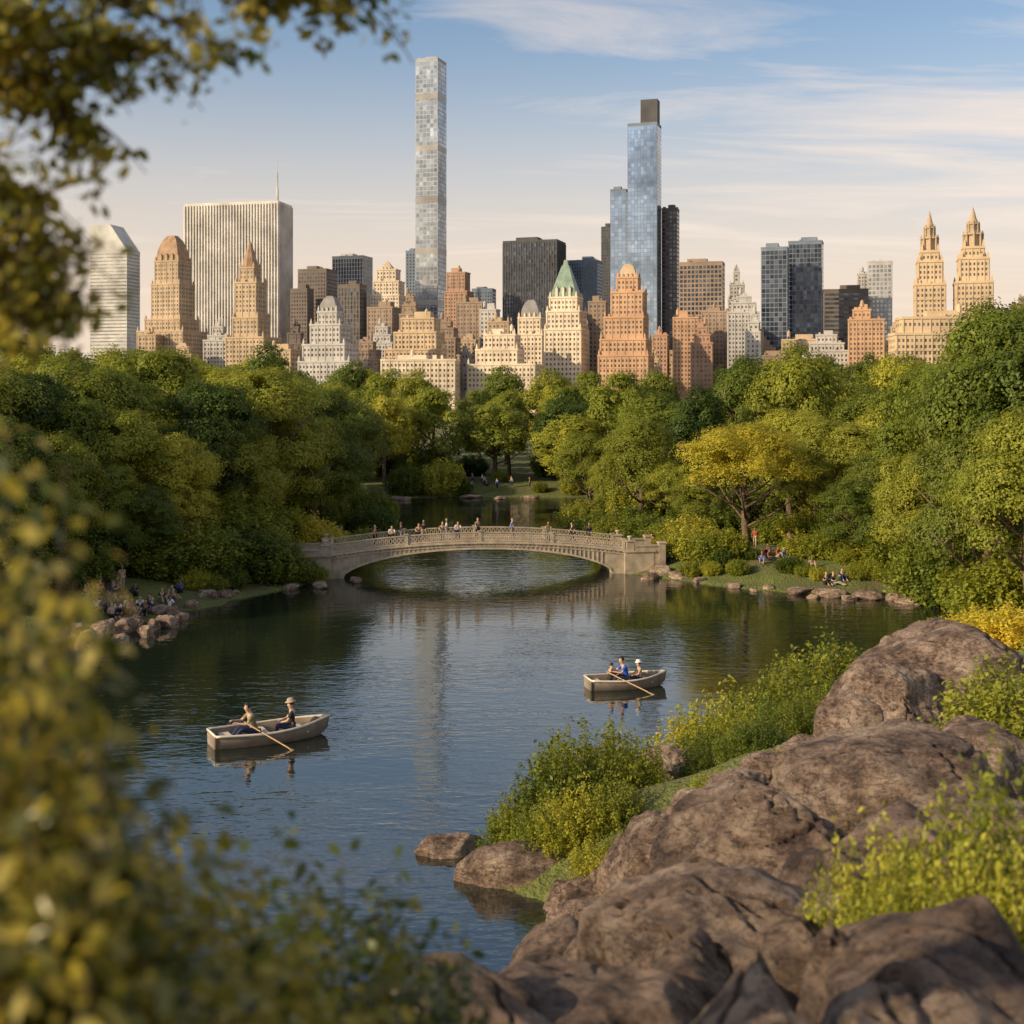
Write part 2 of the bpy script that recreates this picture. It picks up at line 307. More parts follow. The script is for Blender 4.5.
# ------------------------------------------------------------------ rocks
rm,nt,b=mat('schist_rock')
n1=N(nt,'ShaderNodeTexNoise'); n1.inputs['Scale'].default_value=0.9; n1.inputs['Detail'].default_value=10; n1.inputs['Roughness'].default_value=0.74
mp=N(nt,'ShaderNodeMapping'); mp.inputs['Scale'].default_value=(1,1,1.6); mp.inputs['Rotation'].default_value=(0.3,0.25,0)
geo=N(nt,'ShaderNodeNewGeometry')
nt.links.new(geo.outputs['Position'],mp.inputs[0]); nt.links.new(mp.outputs[0],n1.inputs['Vector'])
r=ramp(nt,[(0.36,(0.10,0.07,0.058)),(0.45,(0.30,0.205,0.15)),(0.53,(0.50,0.36,0.265)),(0.64,(0.72,0.56,0.43))]); nt.links.new(n1.outputs[0],r.inputs[0])
mpf=N(nt,'ShaderNodeMapping'); mpf.inputs['Scale'].default_value=(.8,.8,4.0); mpf.inputs['Rotation'].default_value=(0.35,0.25,0.4); nt.links.new(geo.outputs['Position'],mpf.inputs[0])
nf=N(nt,'ShaderNodeTexNoise'); nf.inputs['Scale'].default_value=2.0; nf.inputs['Detail'].default_value=7; nf.inputs['Roughness'].default_value=.65; nt.links.new(mpf.outputs[0],nf.inputs['Vector'])
cr=ramp(nt,[(0.0,(1,1,1)),(0.485,(1,1,1)),(0.50,(0.2,0.17,0.15)),(0.515,(1,1,1))]); nt.links.new(nf.outputs[0],cr.inputs[0])
mu=N(nt,'ShaderNodeMixRGB',blend_type='MULTIPLY'); mu.inputs[0].default_value=0.6; nt.links.new(r.outputs[0],mu.inputs[1]); nt.links.new(cr.outputs[0],mu.inputs[2])
n4=N(nt,'ShaderNodeTexNoise'); n4.inputs['Scale'].default_value=5; n4.inputs['Detail'].default_value=12; n4.inputs['Roughness'].default_value=0.85; nt.links.new(geo.outputs['Position'],n4.inputs['Vector'])
sp=ramp(nt,[(0.42,(0.34,0.30,0.29)),(0.52,(1,1,1)),(0.68,(1.0,0.98,0.95))]); nt.links.new(n4.outputs[0],sp.inputs[0])
mu2=N(nt,'ShaderNodeMixRGB',blend_type='MULTIPLY'); mu2.inputs[0].default_value=0.9; nt.links.new(mu.outputs[0],mu2.inputs[1]); nt.links.new(sp.outputs[0],mu2.inputs[2])
nt.links.new(mu2.outputs[0],b.inputs['Base Color']); b.inputs['Roughness'].default_value=0.75; b.inputs['Specular IOR Level'].default_value=0.35
ad=N(nt,'ShaderNodeMath',operation='MULTIPLY_ADD'); ad.inputs[1].default_value=1.5; nt.links.new(n4.outputs[0],ad.inputs[0]); nt.links.new(n1.outputs[0],ad.inputs[2])
ad2=N(nt,'ShaderNodeMath',operation='ADD'); nt.links.new(ad.outputs[0],ad2.inputs[0])
mm=N(nt,'ShaderNodeMath',operation='MULTIPLY'); mm.inputs[1].default_value=0.45; nt.links.new(cr.outputs[0],mm.inputs[0]); nt.links.new(mm.outputs[0],ad2.inputs[1])
bu=N(nt,'ShaderNodeBump'); bu.inputs['Strength'].default_value=1.0; bu.inputs['Distance'].default_value=0.15; nt.links.new(ad2.outputs[0],bu.inputs['Height']); nt.links.new(bu.outputs[0],b.inputs['Normal'])
_ico={}
def ico(n):
    if n not in _ico:
        bm=bmesh.new(); bmesh.ops.create_icosphere(bm,subdivisions=n,radius=1); bm.verts.index_update()
        _ico[n]=(np.array([v.co[:] for v in bm.verts]),[tuple(v.index for v in f.verts) for f in bm.faces]); bm.free()
    return _ico[n]
def rock(c,size,seed,rot=0,sub=5,label='weathered grey-brown rock at the lake edge',npl=20,amp=0.09):
    V,Fc=ico(sub); rs=np.random.default_rng(seed*13+1)
    nrm=rs.normal(size=(npl,3)); nrm/=np.linalg.norm(nrm,axis=1,keepdims=True)
    nrm=np.concatenate([nrm,[[0.16,-.22,1.0],[-.25,.1,.97]]]); nrm/=np.linalg.norm(nrm,axis=1,keepdims=True)
    hh=np.concatenate([rs.uniform(.66,.96,npl),[.78,.80]])
    Vw=V+0.10*np.stack([fbm(V*2.2+seed+7*j,3)-.5 for j in range(3)],-1)
    dt=Vw@nrm.T; inv=np.maximum(dt,1e-3)/hh[None]
    k=40.0; rad=1/((inv**k).sum(1)+.2)**(1/k)
    p=V*rad[:,None]
    s=np.array(size)/2*1.14; L=max(size)/2; o=seed*3.7
    q=p*s/L
    n=fbm(q*1.7+o,4,0.5)-.5
    nd=fbm(q*8+o*2,4,.65)-.5
    th=rs.uniform(0,6.28); dirv=np.array([math.cos(th)*.45,math.sin(th)*.45,1.0])
    hl=(q@dirv)*3.6+(fbm(q*1.6+o+9,4)-.5)*1.2; fr=np.abs(hl-np.round(hl))
    strength=sst(.35,.6,vn(q*1.6+o+33))
    th2=rs.uniform(0,6.28); d2=np.array([math.cos(th2),math.sin(th2),.2]); h2=(q@d2)*1.7+(fbm(q*2+o+19,4)-.5)*1.0; fr2=np.abs(h2-np.round(h2))
    th3=th2+1.4; d3=np.array([math.cos(th3),math.sin(th3),-.2]); h3=(q@d3)*1.3+.3+(fbm(q*2+o+49,4)-.5)*1.0; fr3=np.abs(h3-np.round(h3))
    crack=np.exp(-(fr/0.022)**2)*.07*strength+np.exp(-(fr2/.014)**2)*.10*(.4+.6*sst(.3,.6,vn(q*2.2+o+70)))+np.exp(-(fr3/.012)**2)*.08*sst(.35,.55,vn(q*2+o+90))
    ledge=sst(.0,.08,hl-np.floor(hl))*0.06*strength
    disp=n*amp*2+nd*0.06-crack+ledge
    W=q*L*(1+disp)[:,None]
    me=bpy.data.meshes.new('rock'); me.from_pydata(W.tolist(),[],Fc); me.materials.append(rm)
    me.polygons.foreach_set('use_smooth',[True]*len(Fc))
    return obj('rock',me,loc=c,rot=rot,label=label,cat='rock',group='rocks on the lake banks')
def R(px,top,d,w,dep,h,seed,rot=0,**k):
    x=(px-512)/F*d; de=d+dep*.30; zt=CZ-(top-HY)/F*de
    if d<30: h+=1.0
    return rock((x,d,zt-h*.46),(w,dep,h),seed,rot,**k)
R(600,938,6.4,2.3,2.2,1.6,1,0.3,sub=7,label='large smooth outcrop of brown schist')
R(405,968,6.0,1.6,1.6,1.2,32,0.1,sub=6,label='low broad outcrop of brown schist')
R(955,908,6.0,1.6,2.0,1.8,2,-.2,sub=6,label='broad brown boulder beside a flowering shrub')
R(775,965,5.2,.9,1.0,.8,22,0.5,sub=6)
R(500,985,5.2,.8,.9,.8,45,0.9,sub=6); R(860,960,5.4,.6,.7,.7,46,.4,sub=5)
R(715,856,9.6,2.0,1.9,1.6,3,0.2,sub=6,label='rounded brown boulder with deep cracks')
R(770,780,15,2.5,2.3,2.2,4,-.1,sub=6,label='blocky fractured boulder with dark face')
R(900,720,21.5,3.9,3.4,2.2,5,0.15,sub=6,label='broad flat-topped rock slab in the sun')
R(955,622,39,6.0,5.2,5,6,0.2,sub=6,label='tall rounded rock outcrop above the lake')
R(890,657,37,2.6,3.5,3.6,16,0.5,sub=6)
R(832,930,6.4,.40,.5,.3,7,0.4,label='small dark stone wedged between boulders')
R(447,828,40.4,2.4,1.3,2.0,8,0.2,label='low wedge-shaped rock in the shallow water')
R(512,839,38.0,3.3,1.8,2.6,9,-.1,label='rounded wet boulder in the shallow water')
R(590,872,36.0,1.6,1.2,1.7,10,.3); R(625,838,35,1.8,1.3,2.4,11,.9); R(562,878,36.2,1.3,1.0,1.4,17,.9); R(608,856,36.2,1.4,1.2,1.8,27,.9); R(575,893,34.6,1.3,1,1.2,33,.4); R(548,880,37.2,1.0,.8,1.2,34,.4); R(600,890,33,1.5,1.3,1.4,35,.1)
R(665,835,24,1.7,1.6,1.6,13,.9); R(985,778,15,2.0,2.0,1.6,14,.4); R(655,805,24,1.5,2,2.4,15,.1); R(895,805,12.5,1.5,1.6,1.2,28,.3); R(840,840,11,1.0,1.0,1.0,47,.6)
R(985,718,27,2.6,2.6,2,18,.1); R(855,692,31,1.6,1.8,2,19,.6); R(630,893,11.5,1.2,1.3,1.2,29,.6); R(565,925,12,1.2,1.4,1.4,30,.2); R(850,872,9,1.0,1.1,1.0,31,.7); R(800,905,8,.7,.8,.8,48,.7); R(690,925,7.6,.8,.8,.8,49,.3); R(945,845,9.5,1.2,1.2,1.0,50,.1)
R(670,786,40,1.6,1.4,1.6,36,.2); R(655,812,36,1.5,1.4,1.6,37,.8); R(735,768,33,1.8,1.6,1.4,38,.3); R(700,782,34,1.4,1.3,1.3,39,.5); R(765,750,36,1.5,1.5,1.4,40,.9); R(800,735,38,1.6,1.5,1.5,41,.2); R(690,800,28,1.3,1.3,1.0,42,.2); R(660,742,47,1.6,1.2,1.2,43,.2); R(680,748,45,1.3,1.2,1.1,44,1.2)
rr=random.Random(3)
for px,py,w,h in [(100,640,2.4,1.5),(122,634,1.7,1.3),(145,637,1.3,.9),(165,628,1.4,1.1),(205,602,1.9,1.2),(225,600,1.4,1.0),(190,610,1.2,.9),(160,617,1.7,1.1),(85,650,1.8,1.4),(118,645,1.0,.9),(135,626,1.1,.9),(180,621,.9,.7),(75,640,1.8,1.4),(215,598,1.1,.8),(108,634,1.4,1.2),(152,630,1.0,.9),(172,617,1.2,.9),(235,597,1.0,.7),(640,572,2.0,1.1),(660,576,2.4,1.3),(680,580,1.8,.9),(650,580,1.5,.7),(800,594,2.2,.6),(830,597,2.6,.7),(870,598,3.0,.7),(900,600,2.2,.7),(770,590,1.6,.5),(700,583,1.4,.6),(735,588,1.5,.5),(815,599,1.0,.4),(850,601,1.2,.5),(755,592,.8,.35),(915,604,2.0,.8),(355,583,1.2,.6),(320,588,1.6,.7),(290,590,1.4,.6),(440,497,2.5,.6),(470,498,3,.7),(500,499,2.4,.5),(530,498,2.6,.6),(400,500,3,.8)]:
    d=F*CZ/(py-HY); x=(px-512)/F*d
    rock((x,d+0.4,h*0.22),(w,w*.7,h),rr.randint(20,99),rr.random()*3,sub=4,amp=.2,label='weathered grey-brown rock at the lake edge')
# ------------------------------------------------------------------ bridge
ST=simple('bridge_stone',(0.35,0.285,0.205),0.8,noise=0.3,scale=1.5,bump=0.3)
ST2=simple('bridge_iron',(0.44,0.36,0.26),0.6,noise=0.25,scale=2)
STD=simple('bridge_deck_wood',(0.28,0.20,0.13),0.8,noise=0.25,scale=5)
BW=4.6; L=11.8
bx,by=-2.85,105.6; brot=math.atan2(3.0,23)
br=obj('arch_bridge',None,loc=(bx,by,0),rot=brot,label='low cream arched footbridge with ring-pattern railings over lake',cat='bridge')
dz=lambda x:1.85+.82*(1-min(1,abs(x)/L)**2)
sf=lambda x:(0.05+2.12*(max(0,1-(abs(x)/10.8)**2.1))**.60) if abs(x)<10.8 else -0.6
xsb=[-L+2*L*i/80 for i in range(81)]
def strip(mb,xs,zt,zb,y0,y1):
    vs=[];fs=[]
    for x in xs: vs+=[(x,y0,zb(x)),(x,y1,zb(x)),(x,y1,zt(x)),(x,y0,zt(x))]
    for i in range(len(xs)-1):
        a=i*4;b_=a+4
        for k in range(4): fs.append((a+k,b_+k,b_+(k+1)%4,a+(k+1)%4))
    fs+= [(0,1,2,3),tuple(len(xs)*4-4+k for k in (3,2,1,0))]
    mb.add(vs,fs)
mb=MB(); strip(mb,xsb,lambda x:dz(x)-.06,sf,-BW/2,BW/2); obj('arch',mb.mesh('arch',[ST]),br)
mb=MB(); strip(mb,xsb,dz,lambda x:dz(x)-.055,-BW/2+.3,BW/2-.3); obj('deck',mb.mesh('deck',[STD]),br)
for sy in (-1,1):
    mb=MB(); y=sy*(BW/2)
    def S(zt,zb,a,b2,xs=xsb): strip(mb,xs,zt,zb,min(y+sy*a,y+sy*b2),max(y+sy*a,y+sy*b2))
    S(lambda x:dz(x)+.08,lambda x:dz(x)-.08,-.28,.14)
    S(lambda x:dz(x)-.24,lambda x:dz(x)-.31,.002,.07)
    xi=[x for x in xsb if abs(x)<10.7]
    S(lambda x:sf(x)+.11,lambda x:sf(x)-.03,.002,.09,xi)
    k=-9.9
    while k<10:
        z1=dz(k)-.315; z0=sf(k)+.115
        if z1-z0>0.08: mb.box(k,y+sy*.035,z0,z1,.07,.066)
        k+=.36
    for k in range(-32,33):
        xk=k*.35; zc=dz(xk)-.16
        mb.box(xk,y+sy*.03,zc-.05,zc+.05,.19,.055)
    obj('fascia',mb.mesh('fascia',[ST2]),br)
    mb=MB(); yr=sy*(BW/2-.08); RHt=.84
    strip(mb,xsb,lambda x:dz(x)+RHt,lambda x:dz(x)+RHt-.08,yr-.08,yr+.08)
    strip(mb,xsb,lambda x:dz(x)+.18,lambda x:dz(x)+.13,yr-.05,yr+.05)
    n=72
    for i in range(n):
        xc=-L+.4+(2*L-.8)*i/(n-1); zc=dz(xc)+.47; vs=[];fs=[]
        for a in range(14):
            t=2*math.pi*a/14
            for (dr,dy) in ((-.028,-.03),(.028,-.03),(.028,.03),(-.028,.03)):
                q=.27+dr; vs.append((xc+q*math.cos(t),yr+dy,zc+q*math.sin(t)))
        for a in range(14):
            for c in range(4): fs.append((a*4+c,((a+1)%14)*4+c,((a+1)%14)*4+(c+1)%4,a*4+(c+1)%4))
        mb.add(vs,fs)
    obj('railing',mb.mesh('railing',[ST2]),br)
    for k in (-1,-.5,0,.5,1):
        mb=MB(); xk=k*(L-.15); z=dz(xk); mb.box(xk,yr,z,z+.88,.24,.24); mb.box(xk,yr,z+.88,z+.95,.34,.34); obj('post',mb.mesh('post',[ST2]),br)
for sx in (-1,1):
    mb=MB(); xc=sx*(L+1.1); mb.box(xc,0,-.8,1.75,2.4,BW+.7); mb.box(xc,0,1.75,1.86,2.6,BW+.9)
    for sy in (-1,1):
        mb.box(sx*(L+.35),sy*(BW/2+.05),1.86,2.6,.62,.55); mb.frus(sx*(L+.35),sy*(BW/2+.05),2.6,2.72,.78,.70,.9)
    obj('abutment',mb.mesh('abutment',[ST]),br)
    mb=MB(); ln=7.5 if sx<0 else 2.2
    for sy in (-1,1):
        xs0=sx*(L+.75+ln/2); mb.box(xs0,sy*(BW/2+.15),-.5,2.2,ln,.34); mb.box(xs0,sy*(BW/2+.15),2.2,2.31,ln,.48)
        mb.box(sx*(L+.75+ln),sy*(BW/2+.15),-.5,2.45,.55,.55); mb.frus(sx*(L+.75+ln),sy*(BW/2+.15),2.45,2.58,.7,.7,.9)
    mb.box(sx*(L+.75+ln/2),0,-.5,1.8,ln,BW)
    obj('parapet_wall',mb.mesh('parapet_wall',[ST]),br)
    for sy in (-1,1):
        mb=MB(); mb.lathe(sx*(L+.35),sy*(BW/2+.05),[(.14,2.72),(.11,2.77),(.09,2.82),(.19,2.93),(.22,3.02),(.19,3.05),(.16,3.05)],12)
        obj('urn',mb.mesh('urn',[ST2],True),br)
# ------------------------------------------------------------------ people
def skin(name,verts,edges,rads,lv=2):
    me=bpy.data.meshes.new(name); me.from_pydata(verts,edges,[])
    o=bpy.data.objects.new(name,me); COL.objects.link(o)
    m=o.modifiers.new('s','SKIN'); m.use_smooth_shade=True
    for i,r in enumerate(rads):
        sv=me.skin_vertices[0].data[i]; rr=r if hasattr(r,'__len__') else (r,r); sv.radius=rr; sv.use_root=(i==0)
    m2=o.modifiers.new('d','SUBSURF'); m2.levels=lv
    bpy.context.view_layer.update()
    dg=bpy.context.evaluated_depsgraph_get(); r=bpy.data.meshes.new_from_object(o.evaluated_get(dg)); r.name=name
    bpy.data.objects.remove(o); return r
def V3(*a): return Vector(a)
def pose(J,fingers=False):
    v=[];e=[];r=[];nm={}
    def a(n,p,rad,par=None):
        nm[n]=len(v); v.append(tuple(p)); r.append(rad)
        if par: e.append((nm[par],nm[n]))
    pel,ch,hd=J['pel'],J['chest'],J['head']; fw=J.get('fw',V3(0,-1,0))
    a('pel',pel,(.15,.11)); a('sp',pel.lerp(ch,.5),(.125,.095),'pel'); a('ch',ch,(.155,.11),'sp')
    nk=ch.lerp(hd,.5); a('nk',nk,.052,'ch'); up=(hd-ch).normalized()
    a('jaw',hd-up*.05+fw*.02,.07,'nk'); a('hd',hd+up*.03,.092,'jaw'); a('tp',hd+up*.10-fw*.01,.062,'hd')
    a('nose',hd-up*.005+fw*.115,.012,'jaw')
    for s in ('R','L'):
        sh,el,wr=J['sh'+s],J['el'+s],J['wr'+s]; a('sh'+s,sh,.058,'ch'); a('el'+s,el,.042,'sh'+s); a('wr'+s,wr,.028,'el'+s)
        d=(wr-el).normalized(); pm=wr+d*.07; a('pm'+s,pm,(.038,.022),'wr'+s)
        if fingers:
            side=d.cross(V3(0,0,1)); side=side.normalized() if side.length>.1 else V3(1,0,0); dn=side.cross(d)
            if dn.z>0: dn=-dn
            for i in range(4):
                o=side*(i-1.5)*.02; l=(.03,.036,.034,.026)[i]
                a('f%d%s'%(i,s),pm+o+d*.03,.0095,'pm'+s); a('g%d%s'%(i,s),pm+o+d*(.03+l)+dn*.02,.009,'f%d%s'%(i,s)); a('h%d%s'%(i,s),pm+o+d*(.02+l*.6)+dn*.045,.008,'g%d%s'%(i,s))
            a('t0'+s,pm+side*.045+d*-.01+dn*.015,.010,'pm'+s); a('t1'+s,pm+side*.04+d*.02+dn*.04,.009,'t0'+s)
        hp,kn,an,to=J['hip'+s],J['kn'+s],J['an'+s],J['toe'+s]
        a('hip'+s,hp,.088,'pel'); a('kn'+s,kn,.06,'hip'+s); a('an'+s,an,.04,'kn'+s); a('toe'+s,to,.036,'an'+s)
    body=skin('person',v,e,r)
    def sub(keys,grow):
        id_={k:i for i,k in enumerate(keys)}
        vv=[v[nm[k]] for k in keys]; inv={nm[k]:k for k in keys}
        ee=[(id_[inv[x]],id_[inv[y]]) for x,y in e if x in inv and y in inv]
        rr=[tuple(q+grow for q in (r[nm[k]] if hasattr(r[nm[k]],'__len__') else (r[nm[k]],)*2)) for k in keys]
        return vv,ee,rr
    vv,ee,rr=sub(['sp','pel','ch','shR','elR','shL','elL'],.016)
    for s,k in (('R',4),('L',6)): vv[k]=tuple(J['sh'+s].lerp(J['el'+s],.75))
    shirt=skin('shirt',vv,ee,rr)
    vv,ee,rr=sub(['pel','hipR','knR','anR','hipL','knL','anL'],.014)
    for s,k in (('R',3),('L',6)): vv[k]=tuple(J['kn'+s].lerp(J['an'+s],.85))
    trou=skin('trousers',vv,ee,rr)
    V,Fc=ico(3); side=up.cross(fw).normalized(); c=hd+up*.045-fw*.012
    fwl=fw-up*fw.dot(up); fwl.normalize()
    vs=[c+side*(q[0]*.088)+fwl*(q[1]*.108)+up*(q[2]*.108) for q in V]
    fs=[f for f in Fc if not any((V[i][1]>0.35 and V[i][2]<0.45) or V[i][2]<-0.55 for i in f)]
    mb=MB(); mb.add(vs,fs); hair=mb.mesh('hair',[BARK],True)
    mb=MB(); hz=c+up*.045
    prof=[(.17,0),(.172,.012),(.112,.02),(.108,.09),(.08,.12),(.01,.125)]
    n=16; vs=[];fs=[]
    for rr_,z in prof:
        for i in range(n):
            t=6.2832*i/n; vs.append(hz+side*math.cos(t)*rr_*.95+fwl*math.sin(t)*rr_*1.05+up*z)
    for j in range(len(prof)-1):
        for i in range(n): fs.append((j*n+i,j*n+(i+1)%n,(j+1)*n+(i+1)%n,(j+1)*n+i))
    mb.add(vs,fs); hat=mb.mesh('hat',[BARK],True)
    return dict(body=body,shirt=shirt,trousers=trou,hair=hair,hat=hat)
def mk(pel,chest,head,el,wr,kn,an,fw=None,el2=None,wr2=None,kn2=None,an2=None,fingers=False):
    J=dict(pel=V3(*pel),chest=V3(*chest),head=V3(*head))
    if fw: J['fw']=V3(*fw).normalized()
    m=lambda t:V3(-t[0],t[1],t[2])
    J['shR']=J['chest']+V3(.185,0,.06); J['shL']=J['chest']+V3(-.185,0,.06)
    J['elR']=V3(*el); J['elL']=m(el2 or el); J['wrR']=V3(*wr); J['wrL']=m(wr2 or wr)
    J['hipR']=J['pel']+V3(.09,-.01,-.03); J['hipL']=J['pel']+V3(-.09,-.01,-.03)
    J['knR']=V3(*kn); J['knL']=m(kn2 or kn); J['anR']=V3(*an); J['anL']=m(an2 or an)
    J['toeR']=J['anR']+V3(.02,-.15,-.035); J['toeL']=J['anL']+V3(-.02,-.15,-.035)
    return pose(J,fingers)
PO={
 'stand':mk((0,0,.95),(0,0,1.32),(0,-.02,1.6),(.24,.02,1.1),(.25,-.06,.86),(.1,-.02,.5),(.11,.02,.08)),
 'lean':mk((0,0.05,.94),(0,-.08,1.29),(0,-.14,1.56),(.26,-.18,1.12),(.2,-.38,1.08),(.1,0,.5),(.12,.05,.08)),
 'walk':mk((0,0,.94),(0,-.02,1.31),(0,-.05,1.59),(.24,.12,1.08),(.24,.0,.88),(.1,-.16,.52),(.1,-.2,.09),el2=(.24,-.1,1.08),wr2=(.22,-.28,.92),kn2=(.1,.06,.5),an2=(.1,.3,.14)),
 'sit':mk((0,0,.12),(0,.03,.5),(0,-.02,.78),(.27,-.1,.32),(.2,-.33,.4),(.16,-.38,.45),(.14,-.6,.07)),
 'sit2':mk((0,0,.12),(0,.1,.49),(0,.06,.77),(.28,.22,.3),(.3,.32,.06),(.12,-.42,.2),(.12,-.8,.07),wr2=(.22,-.2,.3),el2=(.27,0,.27)),
 'row':mk((0,0,.12),(0,-.12,.5),(0,-.2,.78),(.3,-.3,.36),(.2,-.55,.4),(.14,-.42,.2),(.13,-.72,-.16),fingers=True),
 'seat':mk((0,0,.12),(0,.02,.52),(0,-.02,.8),(.25,-.12,.33),(.14,-.34,.27),(.12,-.43,.15),(.12,-.5,-.22),fingers=True),
}
SK=[simple('skin',(0.50,0.32,0.22),.6,noise=.05),simple('skin_dark',(0.22,0.13,0.08),.6,noise=.05)]
CL={'blue':(.03,.10,.50),'white':(.75,.73,.7),'black':(.02,.02,.025),'red':(.40,.06,.04),'olive':(.22,.19,.12),'pink':(.5,.25,.24),'grey':(.22,.22,.23),'navy':(.02,.03,.08),'tan':(.4,.3,.2),'teal':(.05,.2,.22)}
CM={k:simple('cloth_'+k,v,.85,noise=.1,scale=8) for k,v in CL.items()}
HR=[simple('hair_dark',(.03,.02,.015),.6),simple('hair_brown',(.12,.07,.035),.6),simple('hair_blond',(.4,.28,.13),.6)]
def person(ps,loc,rot,sh,tr,label,hair=0,skin_=0,hat=None,group='park visitors',s=1.0):
    p=PO[ps]; 
    if not p['body'].materials: p['body'].materials.append(SK[0]); p['shirt'].materials.append(SK[0]); p['trousers'].materials.append(SK[0])
    o=obj('person',p['body'],loc=loc,rot=rot,scale=s,label=label,cat='person',group=group); setmat(o,SK[skin_])
    c=obj('shirt',p['shirt'],o); setmat(c,CM[sh]); c=obj('trousers',p['trousers'],o); setmat(c,CM[tr])
    c=obj('hair',p['hair'],o); setmat(c,HR[hair])
    if hat: c=obj('hat',p['hat'],o); setmat(c,CM[hat])
    return o
cb,sb=math.cos(brot),math.sin(brot)
pr=random.Random(8); cols=['black','white','tan','red','grey','navy','pink','olive','blue','teal','white','black']
def bpt(x,y): return (bx+x*cb-y*sb, by+x*sb+y*cb, dz(x))
for px,ps in [(376,'stand'),(392,'lean'),(402,'stand'),(418,'lean'),(424,'stand'),(441,'lean'),(447,'stand'),(456,'lean'),(478,'walk'),(512,'walk'),(545,'lean'),(572,'walk'),(590,'stand')]:
    x=((px-512)/F*by-bx)/cb; y=-1.72 if ps=='lean' else pr.uniform(-1.1,1.0); sh=pr.choice(cols); 
    person(ps,bpt(x,y),brot+(0 if ps=='lean' else pr.choice([1.5,-1.5,0.3])),sh,pr.choice(['navy','black','tan','grey']),{'lean':f'person in {sh} top leaning on the bridge railing','stand':f'person in {sh} top standing on the bridge','walk':f'person in {sh} top walking across the bridge'}[ps],hair=pr.randint(0,2),skin_=pr.randint(0,1),group='visitors on the bridge')
LP=[(85,84,'sit'),(96,82.5,'sit2'),(108,84,'sit'),(118,83,'sit'),(128,84,'sit2'),(140,84.5,'sit'),(150,85.5,'sit'),(162,87,'sit'),(172,88,'sit2'),(100,86,'sit'),(135,87,'sit'),(180,90,'sit'),(122,87.5,'stand'),(112,82,'sit2'),(146,83,'sit')]
for i in range(22): LP.append((pr.uniform(80,178),pr.uniform(82.5,88),pr.choice(['sit','sit2','sit'])))
for px,d,ps in LP:
    x=(px-512)/F*d; 
    if float(sdf(np.array([x]),np.array([d]))[0])<.6: x-=1.5
    sh=pr.choice(['black','navy','white','black','grey','tan','blue','white','red','black'])
    person(ps,(x,d,max(g1(x,d)+.03,.3)),pr.uniform(-.9,1.2),sh,pr.choice(['navy','black','tan']),f'person in {sh} top {"standing" if ps=="stand" else "sitting"} on the rocky shore',hair=pr.randint(0,2),skin_=pr.randint(0,1),group='visitors on the shore')
for px,d,ps in [(652,112,'stand'),(660,113,'stand'),(668,106,'sit'),(762,101,'sit'),(770,102,'sit2'),(778,104,'sit'),(790,108,'stand'),(800,105,'sit'),(812,99,'sit'),(826,95.5,'sit'),(834,95.2,'sit2'),(842,96,'sit'),(845,104,'stand'),(735,104,'sit'),(755,110,'walk'),(700,108,'sit'),(880,97,'sit'),(768,106,'sit'),(785,103,'sit2')]:
    x=(px-512)/F*d; sh=pr.choice(['black','navy','white','pink','blue','tan','navy','red'])
    person(ps,(x,d,g1(x,d)+.03),pr.uniform(-1.2,1.2),sh,pr.choice(['navy','black','tan','grey']),f'person in {sh} top {"standing" if ps in("stand","walk") else "sitting"} on the grassy bank',hair=pr.randint(0,2),skin_=pr.randint(0,1),group='visitors on the shore')
for i in range(16):
    px=pr.uniform(395,570); d=pr.uniform(189.5,196); x=(px-512)/F*d; sh=pr.choice(['white','red','blue','tan','pink'])
    person(pr.choice(['stand','walk','sit']),(x,d,g1(x,d)),pr.uniform(-2,2),sh,'navy',f'person in {sh} top on the far shore',group='visitors on the shore')
# ------------------------------------------------------------------ boats
HUL=simple('boat_hull',(0.20,0.16,0.12),.5,noise=.25,scale=3); GUN=simple('boat_gunwale',(.62,.54,.43),.5,noise=.15); WD=simple('boat_wood',(.22,.14,.08),.6,noise=.2,scale=6); OAR=simple('oar_wood',(.5,.33,.17),.5,noise=.1,scale=6)
def boatmesh(Lb=4.7,Wb=1.5):
    n=24
    def sp(t):
        hw=Wb/2*(0.72+0.28*math.sin(min(1,t/.45)*math.pi/2)) if t<.45 else Wb/2*max(.012,(1-((t-.45)/.55)**2.3))
        gz=.38+.06*(1-t)**2+.26*max(0,t-.35)**1.6*1.6; kz=-.16+.34*max(0,(t-.8)/.2)**2
        return hw,gz,kz
    prof=[(1,1),(.97,.66),(.88,.33),(.66,.10),(.33,.02),(0,0)]
    full=[( s,z) for s,z in prof]+[(-s,z) for s,z in prof[-2::-1]]
    vs=[];fs=[];k=len(full)
    for i in range(n+1):
        t=i/n; hw,gz,kz=sp(t); x=-Lb/2+Lb*t
        for s,z in full: vs.append((x+ (z*.10*(t>.9)*(t-.9)*10),s*hw,kz+(gz-kz)*z))
    for i in range(n):
        for j in range(k-1): fs.append((i*k+j,i*k+j+1,(i+1)*k+j+1,(i+1)*k+j))
    fs.append(tuple(range(k)))
    hull=MB(); hull.add(vs,fs)
    g=MB()
    for s in (0,k-1): g.tube([vs[i*k+s] for i in range(n+1)],[.045]*(n+1),6)
    g.tube([vs[0],vs[k-1]],[.045,.045],6)
    return hull.mesh('hull',[HUL],True),g.mesh('gunwale',[GUN],True),sp
hullm,gunm,sp=boatmesh()
